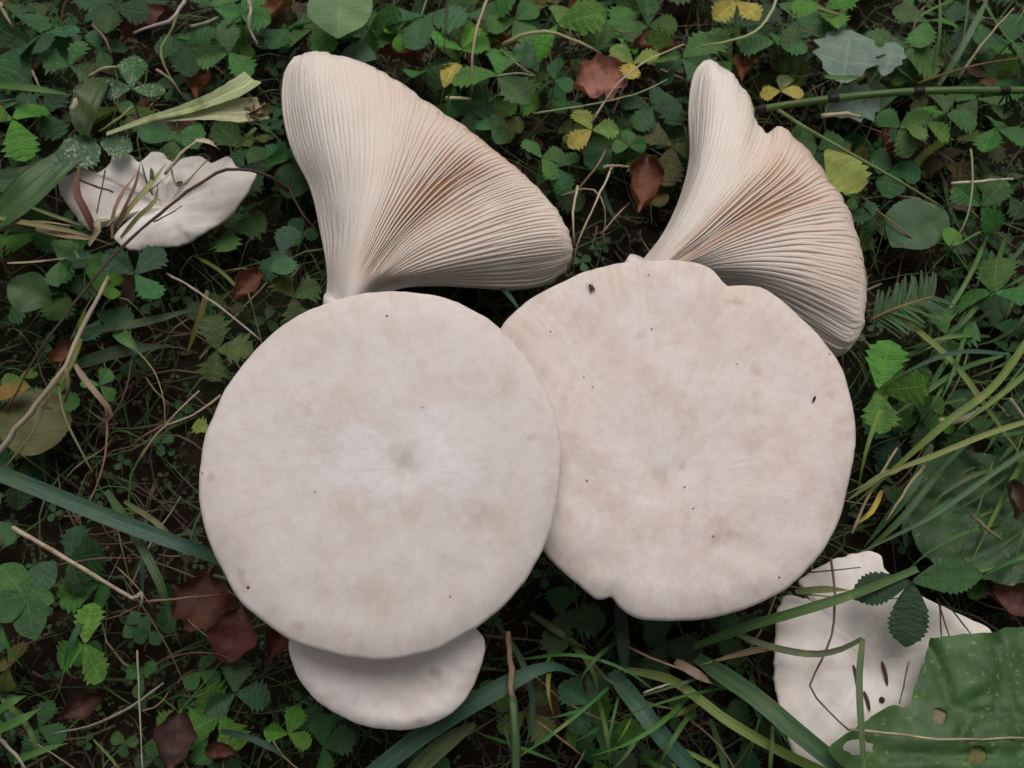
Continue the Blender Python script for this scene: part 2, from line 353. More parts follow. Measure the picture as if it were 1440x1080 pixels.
# ------------------------------------------------------------------ mushrooms
OUT = {}
def polar(outline, c, n, u, v, N=224, lift=0.0):
    q = []
    for (px, py) in outline:
        d = onplane(px, py, c+n*lift, n)-c; q.append((d.dot(u), d.dot(v)))
    q = np.array(q+[q[0]]); q = crv(np.vstack([q[-3:-1], q, q[1:3]]), 1400)
    th = np.arctan2(q[:, 1], q[:, 0]); r = np.hypot(q[:, 0], q[:, 1])
    T = np.linspace(-math.pi, math.pi, N, endpoint=False)
    s = np.argsort(th); th, r = th[s], r[s]
    th = np.concatenate([th-2*math.pi, th, th+2*math.pi]); r = np.concatenate([r]*3)
    rr = np.interp(T, th, r)
    return T, rr
def flat_mushroom(outline, centre, zc, normal, mat, label, dip=0.008, dipw=0.22, roll=0.006, wave=0.0015, thick=0.011, edge_wob=0.0007, stem_r=0.017, seed=0, lobes=None, stem_to=None, rise=0.0, rimk=0.75):
    n = Vector(normal).normalized(); c = P(centre[0], centre[1], zc)
    u = (RT-n*RT.dot(n)).normalized(); v = n.cross(u)
    T, rr = polar(outline, c, n, u, v, lift=rise-roll*0.8); N = len(T)
    rng = random.Random(seed); off = Vector((rng.random()*50, rng.random()*50, rng.random()*9))
    rr = rr*(1+np.array([mnoise.noise(Vector((math.cos(t)*9, math.sin(t)*9, seed)))*edge_wob*8+mnoise.noise(Vector((math.cos(t)*26, math.sin(t)*26, seed)))*edge_wob*4 for t in T]))
    rings = list(np.linspace(0.02, 0.80, 26))+list(np.linspace(0.83, 0.985, 14)); V, F = [], []
    def hgt(rho, t, r):
        h = -dip*math.exp(-(rho/dipw)**2)-roll*max(0, (rho-0.80)/0.20)**2.2+rise*rho*rho
        h += wave*(mnoise.noise(off+Vector((math.cos(t)*rho*2.4, math.sin(t)*rho*2.4, 0)))*1.0+0.5*mnoise.noise(off+Vector((math.cos(t)*rho*6, math.sin(t)*rho*6, 2))))*min(1, rho*2)
        if lobes: h += lobes(rho, t)
        return h
    V.append((0, 0, hgt(0, 0, 0)))
    for rho in rings:
        for t, r in zip(T, rr): V.append((rho*r*math.cos(t), rho*r*math.sin(t), hgt(rho, t, r)))
    # rounded rim then the underside running down to the stem
    he = [hgt(1.0, t, r) for t, r in zip(T, rr)]
    for k, (f, dz) in enumerate(((0.997, -0.0009), (1.0, -0.0022), (0.996, -0.0036), (0.985, -0.0046), (0.95, -0.0056), (0.8, -0.8), (0.6, -0.9), (0.4, -1.05), (0.26, -1.5))):
        for j, (t, r) in enumerate(zip(T, rr)):
            if dz > -0.5: z = he[j]+dz*rimk
            else: z = hgt(min(f, 0.8), t, r)+dz*thick
            V.append((f*r*math.cos(t), f*r*math.sin(t), z))
    m = len(rings)+9
    for j in range(N): F.append((0, 1+j, 1+(j+1) % N))
    for i in range(m-1):
        for j in range(N):
            a = 1+i*N+j; b = 1+i*N+(j+1) % N; F.append((a, a+N, b+N, b))
    F.append(tuple(1+(m-1)*N+j for j in range(N))[::-1])
    rot = Matrix((u, v, n)).transposed().to_quaternion()
    base = c+(-n)*((c.z-gz(c.x, c.y)+0.004)/n.z) if stem_to is None else Vector(stem_to)
    root = empty('mushroom', base)
    tag(root, label, 'mushroom', 'mushrooms')
    cap = link('cap', mesh('cap', V, F, mats=[mat]), root, rot=rot, loc=c-base)
    a = c-n*(dip+thick*1.0); pts = crv([a, (a+base)/2+Vector((rng.uniform(-.004, .004), rng.uniform(-.004, .004), 0)), base], 14)
    rad = [stem_r*(1.6-0.6*min(1, i/4))*(1+0.06*math.sin(i*1.7)) for i in range(14)]
    sv, sf, su = tube(pts, rad, 20); link('stem', mesh('stem', to_local(sv, base), sf, su, mats=[M['stem']]), root)
    OUT[label] = outline
    def surf(px, py, above):
        lift = 0.0
        for _ in range(4):                                       # settle on the curved skin
            q = onplane(px, py, c+n*lift, n)-c; t = math.atan2(q.dot(v), q.dot(u)); r = float(np.interp(t, T, rr, period=2*math.pi)); rho = min(1.0, math.hypot(q.dot(u), q.dot(v))/r); lift = hgt(rho, t, r)
        return onplane(px, py, c+n*(lift+above), n)
    return root, c, n, u, v, surf

def gilled_mushroom(curves, label, n_main, seed, hfun, stem_path, fold=0.52):
    NS, NTT = 64, 180
    key = np.array([crv(cv, NS) for cv in curves])               # k x NS x 3 (px, py, z)
    G = np.zeros((NTT, NS, 3))
    for s in range(NS):
        col = key[:, s, :]; q = np.vstack([2*col[0]-col[1], col, 2*col[-1]-col[-2]]); K = len(col)
        for i, tt in enumerate(np.linspace(0, K-1, NTT)):
            k = min(int(tt), K-2); t = tt-k; a, b, c, d = q[k], q[k+1], q[k+2], q[k+3]
            G[i, s] = 0.5*((2*b)+(-a+c)*t+(2*a-5*b+4*c-d)*t*t+(-a+3*b-3*c+d)*t**3)
    W = np.zeros_like(G)
    for i in range(NTT):
        for s in range(NS):
            px, py, z = G[i, s]
            # the margin is faintly wavy
            e = max(0, s/NS-0.7)/0.3; wv = mnoise.noise(Vector((i*0.16, seed, 0)))*5.0*e+mnoise.noise(Vector((i*0.45, seed, 4)))*2.2*e
            W[i, s] = P(px+wv*0.6, py-wv*0.6, z+0.0012*e*mnoise.noise(Vector((i*0.12, seed+5, s*0.04))))
    di = np.gradient(W, axis=0); ds = np.gradient(W, axis=1); Nn = np.cross(ds, di); Nn /= np.linalg.norm(Nn, axis=2)[..., None]+1e-12
    tocam = np.array(CAM)-W
    Nn *= np.sign(np.sum(Nn*tocam, axis=2))[..., None]+1e-9
    base = Vector(stem_path[-1]); root = empty('mushroom', base); tag(root, label, 'mushroom', 'mushrooms')
    # body: gill floor in front, flesh and far side of the funnel behind
    V, F, MI = [], [], []
    for i in range(NTT):
        for s in range(NS): V.append(W[i, s])
    for i in range(NTT):
        t = i/(NTT-1); b = math.sin(math.pi*t)**0.8
        for s in range(NS):
            f = s/(NS-1); p = W[i, s].copy(); d = 0.004+b*(0.014+0.016*f)
            p = p+np.array((0, 0, -1.0))*min(d, max(0.001, p[2]-0.006)); V.append(p)
    o2 = NTT*NS
    for i in range(NTT-1):
        for s in range(NS-1):
            a = i*NS+s; F.append((a, a+NS, a+NS+1, a+1)); MI.append(1 if s >= 6 else 0)
            a += o2; F.append((a, a+1, a+NS+1, a+NS)); MI.append(0)
    for i in range(NTT-1):
        a = i*NS; F.append((a, a+o2, a+o2+NS, a+NS)); MI.append(0)
        a = i*NS+NS-1; F.append((a, a+NS, a+o2+NS, a+o2)); MI.append(1)
    for s in range(NS-1):
        a = s; F.append((a, a+1, a+o2+1, a+o2)); MI.append(0)
        a = (NTT-1)*NS+s; F.append((a, a+o2, a+o2+1, a+1)); MI.append(0)
    me = mesh('cap', to_local(V, base), F, mats=[M['stem'], M['gill_floor']], midx=MI)
    # the bare flesh between the gills is rusty where the fold has opened them
    rust = [0.15*min(1, max(0, (i/(NTT-1)-0.2)/0.15))*(1-s/NS)+min(1, math.exp(-((i/(NTT-1)-fold)/0.15)**2)*(1.0 if s < NS*0.86 else 0.55)) for i in range(NTT) for s in range(NS)]
    rust = [v*min(1, max(0, (k % NS-6)/12)) for k, v in enumerate(rust)]; rust = np.clip(np.array(rust+[0.0]*(NTT*NS)), 0, 1); at = me.color_attributes.new('tint', 'FLOAT_COLOR', 'POINT')
    at.data.foreach_set('color', np.stack([rust, rust, rust, np.ones_like(rust)], axis=1).astype(np.float32).ravel())
    link('cap', me, root)
    # gills
    rng = random.Random(seed)
    row = W[:, int(NS*0.72)]; L = np.concatenate([[0], np.cumsum(np.linalg.norm(np.diff(row, axis=0), axis=1))])
    total = L[-1]; tw = 2*n_main-1
    for g in range(tw):
        lam = g % 2 == 1
        pos = (g+0.5+rng.uniform(-.22, .22))/tw*total; ti = float(np.interp(pos, L, np.arange(NTT)))
        s0 = rng.uniform(0.50, 0.75) if lam else rng.uniform(0.10, 0.20); s1 = rng.uniform(0.988, 0.999)
        nseg = 18 if lam else 26; t = ti/(NTT-1)
        GV, GF = [], []
        ph = rng.random()*50
        for q in range(nseg+1):
            f = s0+(s1-s0)*q/nseg; si = f*(NS-1)
            tj = min(max(ti+0.6*mnoise.noise(Vector((f*5, ph, seed)))*min(1, (f-s0)*6), 0.2), NTT-1.2)
            i0 = int(tj); a = tj-i0; j0 = min(int(si), NS-2); b = si-j0
            def bl(A): return (A[i0, j0]*(1-a)+A[i0+1, j0]*a)*(1-b)+(A[i0, j0+1]*(1-a)+A[i0+1, j0+1]*a)*b
            p = bl(W); nn = bl(Nn); nn /= np.linalg.norm(nn)
            across = bl(di); pitch = np.linalg.norm(across); across = across/pitch
            # distance to the neighbouring gill at this place
            sp = pitch*NTT/tw*(1.0+min(1, max(0, (0.80-f)/0.25)))
            h, wf = hfun(t, f)
            end = min(1, q/6.0, (nseg-q)/2.5)
            h = h*max(0.02, end)*(0.8 if lam else 1.0)*(1+0.15*mnoise.noise(Vector((f*7, ph, 9))))
            ww = sp*wf*0.5*(0.5+0.5*min(1, end+0.3))*min(1, 0.12+q/5)
            if q == 0: h = -0.0003
            lean = across*h*0.25*mnoise.noise(Vector((f*3, ph, 3)))
            GV += [p-across*ww-nn*0.0004, p-across*ww*0.90+nn*h*0.80+lean*0.7, p-across*ww*0.45+nn*h+lean, p+across*ww*0.45+nn*h+lean, p+across*ww*0.90+nn*h*0.80+lean*0.7, p+across*ww-nn*0.0004]
        for q in range(nseg):
            for j in range(5):
                x = q*6+j; GF.append((x, x+1, x+7, x+6))
        GF.append((0, 5, 4, 3, 2, 1)); x = nseg*6; GF.append((x, x+1, x+2, x+3, x+4, x+5))
        gm = mesh('gill', to_local(GV, base), GF, mats=[M['gill']]); gt = []
        for q in range(nseg+1):                                  # older, tanner edges towards the margin and in the fold
            f = s0+(s1-s0)*q/nseg; mid = min(1, max(0, (t-0.15)/0.2))*min(1, max(0, (1.0-t)/0.25))
            gt += [min(1, mid*(0.15+0.65*max(0, (f-0.55)/0.45))+0.45*math.exp(-((t-fold)/0.12)**2)*math.exp(-((f-0.5)/0.25)**2))]*6
        ga = gm.color_attributes.new('tint', 'FLOAT_COLOR', 'POINT'); gt = np.array(gt, dtype=np.float32); ga.data.foreach_set('color', np.stack([gt, gt, gt, np.ones_like(gt)], axis=1).ravel())
        link('gill', gm, root)
    sv, sf, su = tube(crv([tuple(p) for p in stem_path], 14), np.linspace(0.0125, 0.0145, 14), 20)
    link('stem', mesh('stem', to_local(sv, base), sf, su, mats=[M['stem']]), root)
    OUT[label] = [tuple(p[:2]) for p in key[0]]+[tuple(key[i, -1, :2]) for i in range(len(key))]+[tuple(p[:2]) for p in key[-1][::-1]]
    return root

G1 = [[(456, 425, .050), (460, 390, .050), (452, 330, .048), (438, 265, .045), (412, 212, .043), (398, 155, .043), (400, 105, .045), (413, 80, .048)],
      [(470, 425, .060), (473, 385, .064), (478, 330, .068), (472, 260, .070), (458, 190, .070), (449, 130, .068), (446, 92, .062), (450, 73, .055)],
      [(484, 425, .068), (491, 385, .073), (508, 325, .079), (527, 250, .083), (533, 180, .081), (533, 130, .075), (530, 107, .068), (528, 96, .060)],
      [(496, 425, .069), (507, 388, .073), (540, 320, .076), (585, 250, .077), (615, 207, .077), (635, 184, .073), (645, 173, .066)],
      [(505, 425, .066), (520, 392, .069), (565, 333, .068), (635, 275, .069), (690, 243, .071), (718, 234, .068), (727, 237, .060)],
      [(512, 425, .060), (530, 396, .063), (590, 352, .067), (670, 317, .071), (735, 295, .072), (772, 290, .067), (784, 297, .058)],
      [(516, 425, .052), (537, 400, .056), (610, 377, .061), (690, 360, .064), (750, 350, .064), (792, 346, .058), (805, 348, .050)],
      [(520, 425, .045), (545, 403, .046), (610, 398, .045), (670, 401, .043), (720, 404, .041), (766, 397, .040), (796, 377, .042)]]
def h1(t, f):
    op = math.exp(-((t-0.52)/0.16)**2)                       # the opened fold in the middle
    right = min(1, max(0, (t-0.24)/0.28))
    env = math.sin(min(1, f*1.02)*math.pi)**0.5 if f > 0.03 else 0.2
    h = (0.00040+0.00028*right+0.0016*op)*max(0.75 if right < 0.2 else 0.35, env)
    return h, 1.04-0.12*right-0.46*op*math.exp(-((f-0.52)/0.32)**2)
gilled_mushroom(G1, 'pale funnel mushroom lying on its side, gills showing, stem behind the left round cap', 60, 3, h1,
                [P(488, 418, .056), P(486, 440, .050), P(480, 480, .038), P(478, 520, .026)])
G2 = [[(890, 385, .045), (908, 360, .045), (935, 325, .046), (958, 275, .046), (971, 220, .045), (969, 155, .045), (976, 105, .046), (990, 85, .048)],
      [(900, 388, .055), (920, 360, .060), (950, 315, .064), (978, 255, .066), (994, 195, .065), (1000, 140, .062), (1003, 105, .058), (1006, 87, .052)],
      [(908, 390, .060), (930, 362, .066), (970, 312, .072), (1008, 255, .074), (1029, 205, .072), (1040, 165, .067), (1045, 140, .060), (1047, 124, .054)],
      [(914, 392, .062), (938, 364, .068), (983, 318, .073), (1026, 270, .075), (1055, 232, .072), (1068, 208, .064), (1073, 195, .058), (1073, 185, .053)],
      [(918, 393, .062), (942, 366, .068), (992, 322, .073), (1042, 275, .075), (1080, 238, .074), (1097, 210, .069), (1102, 192, .063), (1102, 179, .056)],
      [(922, 395, .062), (948, 370, .066), (1005, 328, .069), (1068, 288, .071), (1115, 258, .072), (1137, 238, .068), (1147, 230, .062), (1150, 229, .055)],
      [(924, 397, .060), (954, 374, .065), (1020, 340, .069), (1090, 310, .071), (1148, 293, .071), (1178, 287, .067), (1189, 289, .060), (1192, 294, .054)],
      [(928, 400, .056), (958, 379, .061), (1030, 357, .066), (1110, 345, .069), (1170, 349, .069), (1203, 354, .063), (1214, 362, .054)],
      [(930, 404, .050), (962, 385, .055), (1040, 379, .060), (1110, 388, .063), (1170, 408, .063), (1207, 423, .057), (1218, 428, .050)],
      [(930, 408, .042), (962, 393, .044), (1040, 402, .046), (1100, 428, .046), (1150, 458, .046), (1190, 481, .044), (1208, 474, .044)],
      [(928, 412, .034), (960, 400, .034), (1030, 415, .034), (1090, 445, .034), (1135, 475, .034), (1165, 492, .034), (1182, 496, .036)]]
def h2(t, f):
    op = math.exp(-((t-0.50)/0.15)**2); right = min(1, max(0, (t-0.12)/0.28))
    env = math.sin(min(1, f*1.02)*math.pi)**0.5 if f > 0.03 else 0.2
    h = (0.00040+0.00030*right+0.0014*op)*max(0.75 if right < 0.2 else 0.35, env)
    return h, 1.04-0.12*right-0.42*op*math.exp(-((f-0.55)/0.30)**2)
gilled_mushroom(G2, 'pale funnel mushroom with gills fanned out and notched upper margin, behind the right round cap', 50, 7, h2,
                [P(912, 375, .052), P(900, 395, .046), P(885, 430, .036), P(880, 470, .024)])

O_LEFT = [(550, 408), (617, 415), (664, 434), (698, 456), (736, 497), (762, 538), (782, 584), (790, 629), (789, 665), (780, 721), (764, 772), (734, 823), (693, 866), (652, 894), (606, 917), (545, 929), (489, 925), (443, 914), (403, 899), (362, 869), (331, 838), (301, 782), (283, 731), (278, 685), (283, 629), (296, 589), (321, 538), (362, 487), (413, 446), (464, 423), (499, 413)]
O_RIGHT = [(925, 364), (970, 366), (1000, 376), (1016, 393), (1024, 400), (1034, 399), (1060, 400), (1085, 410), (1120, 438), (1152, 468), (1179, 504), (1195, 545), (1204, 590), (1204, 632), (1195, 680), (1180, 735), (1150, 785), (1110, 825), (1060, 852), (1000, 869), (950, 873), (910, 872), (885, 865), (870, 852), (860, 840), (848, 843), (835, 840), (810, 820), (770, 782), (745, 740), (733, 680), (724, 620), (712, 550), (702, 500), (702, 462), (735, 427), (775, 402), (825, 379), (875, 367)]
O_SMALL = [(405, 900), (412, 940), (425, 965), (448, 990), (480, 1010), (515, 1023), (560, 1028), (600, 1022), (640, 1000), (665, 968), (680, 925), (682, 905), (676, 893), (650, 868), (600, 845), (540, 838), (480, 845), (430, 868)]
O_RAG = [(83, 259), (91, 251), (116, 239), (133, 247), (153, 234), (160, 222), (173, 218), (189, 222), (198, 231), (207, 219), (213, 211), (224, 210), (229, 217), (238, 223), (241, 233), (249, 226), (260, 220), (282, 219), (300, 229), (311, 218), (322, 221), (329, 227), (336, 239), (356, 241), (363, 248), (360, 259), (347, 277), (327, 297), (304, 314), (282, 328), (249, 343), (216, 352), (193, 353), (180, 350), (162, 339), (161, 328), (186, 298), (127, 319), (109, 310), (93, 288), (85, 272)]
O_TORN = [(1087, 908), (1088, 884), (1093, 858), (1104, 839), (1119, 836), (1150, 846), (1124, 826), (1149, 801), (1179, 785), (1208, 777), (1232, 776), (1242, 784), (1244, 799), (1267, 819), (1285, 830), (1312, 846), (1342, 861), (1371, 876), (1388, 890), (1392, 930), (1380, 980), (1350, 1025), (1300, 1060), (1240, 1080), (1190, 1085), (1150, 1095), (1134, 1080), (1119, 1071), (1107, 1045), (1101, 1021), (1093, 985), (1088, 950)]

CAPL = flat_mushroom(O_LEFT, (570, 658), .112, (0.03, -0.22, 1), M['cap_a'], 'large round ivory cap seen from above, front left, overlapping its right neighbour', dip=0.0018, dipw=0.09, wave=0.0009, rise=-0.006, seed=21, roll=0.0032)
CAPR = flat_mushroom(O_RIGHT, (930, 670), .088, (-0.03, -0.14, 1), M['cap_b'], 'large round beige cap with notched margin, partly under the left round cap', dip=0.0022, dipw=0.2, seed=22, rise=-0.005, wave=0.0016, roll=0.004)
CAPS = flat_mushroom(O_SMALL, (545, 912), .065, (0.0, -0.30, 1), M['cap_c'], 'small smooth cap half hidden below the left round cap', dip=0.006, dipw=0.5, seed=23, roll=0.004, stem_r=0.010, thick=0.007)
CAPRAG = flat_mushroom(O_RAG, (222, 283), .036, (-0.05, -0.20, 1), M['cap_d'], 'ragged wavy white mushroom at far left with grass lying across it', dip=0.010, dipw=0.35, seed=24, wave=0.0016, rimk=0.45, roll=0.002, stem_r=0.008, thick=0.006, edge_wob=0.002,
    lobes=lambda rho, t: 0.004*rho*math.sin(3*t+0.6)+0.0022*rho*rho*math.sin(7*t))
CAPTORN = flat_mushroom(O_TORN, (1228, 935), .040, (0.02, -0.15, 1), M['cap_d'], 'torn white mushroom at lower right under grass and a big leaf', dip=0.008, dipw=0.3, seed=25, wave=0.0018, rimk=0.5, roll=0.003, stem_r=0.012, thick=0.008, edge_wob=0.002,
    lobes=lambda rho, t: 0.0045*rho*math.sin(2*t+1.0)+0.0028*rho*rho*math.sin(5*t+0.4)+0.0012*rho*rho*math.sin(11*t))

# ------------------------------------------------------------------ leaf meshes
def leaflet(nt_, W, td, pleat, fold, droop, seed, tipu=0.97, skew=0.5, basew=0.0, wide=1.15, base_plain=0.28, mat='leaf', notch=0.0, wav=0.02):
    rng = random.Random(seed); rows = 2*nt_+1; V, U, F = [], [], []; fr = (-1, -0.66, -0.33, 0, 0.33, 0.66, 1)
    sk = [skew*(1+rng.uniform(-.12, .12)) for _ in range(2)]
    for j in range(rows):
        u = j/(rows-1); wbase = W*(math.sin(math.pi*min(1, u**wide*0.985+0.015)))**0.62+basew*(1-u)
        for f in fr:
            s = 0 if f < 0 else 1; a = abs(f); ww = wbase*(1+0.05*math.sin(seed+u*7+s))
            if u > base_plain: ww *= (1+td*(0.5 if j % 2 else -0.5)*a*a*a*(1+rng.uniform(-.25, .25)*(a == 1)))
            x = f*ww; y = u*tipu+a*ww*sk[s]*(1-u*0.75)
            if notch: y -= notch*math.exp(-(f/0.5)**2)*u**6
            if j == rows-1: x = f*0.02*(1 if not notch else 5); y = tipu+0.03-notch*(1-a)
            z = (-pleat if j % 2 else pleat)*math.sin(math.pi*min(a*0.9+0.1, 1))+fold*abs(x)-droop*y*y-0.25*droop*x*x*4+wav*mnoise.noise(Vector((x*3+seed, y*3, 0)))
            V.append((x, y, z)); U.append((j/2, (f+1)/2))
    k = len(fr)
    for j in range(rows-1):
        for i in range(k-1): F.append((j*k+i, j*k+i+1, (j+1)*k+i+1, (j+1)*k+i))
    return mesh('leaflet', V, F, U, mats=[M[mat]])
def variants(n, mat='leaf', **kw):
    out = []
    for i in range(n):
        rng = random.Random(i*7+3)
        a = dict(nt_=8, W=0.36, td=0.24, pleat=0.022, fold=rng.uniform(-0.05, 0.50), droop=rng.uniform(-0.05, 0.38), seed=i*3+1, mat=mat); a.update(kw); out.append(leaflet(**a))
    return out
LEAF = {'straw': variants(10, nt_=6, td=0.34, base_plain=0.38, wide=1.35, pleat=0.032, W=0.38), 'straw_speck': variants(2, 'leaf_speck'), 'straw_turn': variants(3, 'leaf_turning', nt_=6, td=0.34, base_plain=0.38, wide=1.3, pleat=0.03, W=0.38),
        'clover': variants(3, nt_=5, W=0.45, td=0.03, pleat=0.008, notch=0.05, wide=1.3, skew=0.3), 'lobed': variants(5, nt_=4, W=0.46, td=0.55, pleat=0.02, base_plain=0.15, skew=0.7),
        'ovate': variants(3, nt_=7, W=0.31, td=0.02, pleat=0.010, wide=0.9, skew=0.25), 'round': variants(2, 'leaf_smooth', nt_=12, W=0.47, td=0.03, pleat=0.004, wide=0.95, skew=0.06, wav=0.06),
        'silver': variants(2, 'leaf_silver', nt_=4, W=0.42, td=0.30, pleat=0.02, skew=0.3, base_plain=0.1), 'straw_big': variants(2, nt_=11, W=0.30, td=0.16)}
def petiole_mesh(seed, bend):
    pts = crv([(0, 0, 0), (bend*0.25, -0.15, -0.15), (bend*0.6, -0.35, -0.5), (bend*0.7, -0.45, -1.0)], 9); v, f, u = tube(pts, np.linspace(0.022, 0.03, 9), 5)
    return mesh('petiole', v, f, u, mats=[M['grass_spot']])
PET = [petiole_mesh(i, b) for i, b in enumerate((-0.8, -0.3, 0.3, 0.8))]
KW = {'straw': ('strawberry leaf', 'strawberry_leaf', 'strawberry leaves in the undergrowth'), 'clover': ('clover leaf', 'clover_leaf', 'clover leaves in the undergrowth'),
      'lobed': ('lobed buttercup leaf', 'buttercup_leaf', 'lobed leaves in the undergrowth')}
def tone_word(c):
    l = c[1]
    if c[0] > c[1]*1.3: return 'withered'
    if c[0] > c[1]*0.62: return 'yellowish' if l > 0.16 else 'olive'
    return 'bright green' if l > 0.19 else ('mid green' if l > 0.128 else 'dark green')
def trifol(px, py, size, rot, col, z=0.032, typ='straw', variant=None, tilt=None, label=None, cols=None, spread=95, angs=None, rng=random):
    """three leaflets on one stalk; size = leaflet length in photo pixels, rot = heading of the middle leaflet (0 = up in the photo, clockwise)"""
    base = typ.split('_')[0]; s = size*scale_at(px, py, z); c = P(px, py, z)
    kind, name, group = KW[base]
    tl = tilt if tilt is not None else (rng.uniform(-24, 20), rng.uniform(-24, 24))
    q = Quaternion((1, 0, 0), R(tl[0]))@Quaternion((0, 1, 0), R(tl[1]))@Quaternion((0, 0, 1), -R(rot))
    root = empty(name, c, rot=q)
    ang = angs or (0, spread+rng.uniform(-14, 14), -spread+rng.uniform(-14, 14))
    for i, a in enumerate(ang):
        me = rng.choice(LEAF[typ]); cc = tuple(v*rng.uniform(0.8, 1.25) for v in col)
        if cols: cc = cols[i]
        sc = s*(1.0 if i == 0 else rng.uniform(0.86, 0.98))
        lq = Quaternion((0, 0, 1), -R(a))@Quaternion((1, 0, 0), R(rng.uniform(-20, 28)))@Quaternion((0, 1, 0), R(rng.uniform(-24, 24)))
        link('leaflet', me, root, cc, rot=lq, scale=(sc*rng.uniform(0.92, 1.1), sc, sc), loc=(0.02*s*math.sin(R(a)), 0.02*s*math.cos(R(a)), 0.0))
    h = max(0.012, c.z-gz(c.x, c.y)+0.003)
    pm = link('petiole', rng.choice(PET), root, tuple(min(0.3, v*1.3) for v in col), rot=q.inverted(), scale=(s*0.75, s*0.75, h))
    book(root, ('small ' if size < 33 else ('large ' if size > 52 else ''))+tone_word(cols[0] if cols else col), kind, 'leaf', group, (px, py), label)
    return root
def single(px, py, size, rot, col, z=0.03, typ='ovate', name='green_leaf', kind='oval leaf', label=None, tilt=None, wx=1.0, adj=None, group='single leaves in the undergrowth', petiole=True, rng=random):
    s = size*scale_at(px, py, z); c = P(px, py, z); tl = tilt if tilt is not None else (rng.uniform(-15, 15), rng.uniform(-15, 15))
    q = Quaternion((1, 0, 0), R(tl[0]))@Quaternion((0, 1, 0), R(tl[1]))@Quaternion((0, 0, 1), -R(rot))
    root = empty(name, c, rot=q)
    link('blade', rng.choice(LEAF[typ]), root, col, loc=(0, -s*0.5, 0), scale=(s*wx, s, s))
    if petiole: link('petiole', rng.choice(PET), root, tuple(v*1.2 for v in col), loc=(0, -s*0.5, 0), rot=q.inverted(), scale=(s*0.5, s*0.5, max(0.01, c.z-gz(c.x, c.y)+0.002)))
    ad = adj or (('small ' if size < 33 else ('large ' if size > 60 else ''))+tone_word(col))
    book(root, ad, kind, 'leaf', group, (px, py), label); return root

BR = (0.105, 0.250, 0.040); MD = (0.066, 0.165, 0.044); DK = (0.041, 0.110, 0.036); BL = (0.048, 0.128, 0.052); YG = (0.20, 0.27, 0.05); YE = (0.46, 0.38, 0.07); OL = (0.075, 0.105, 0.03)
GR = (0.20, 0.28, 0.235)
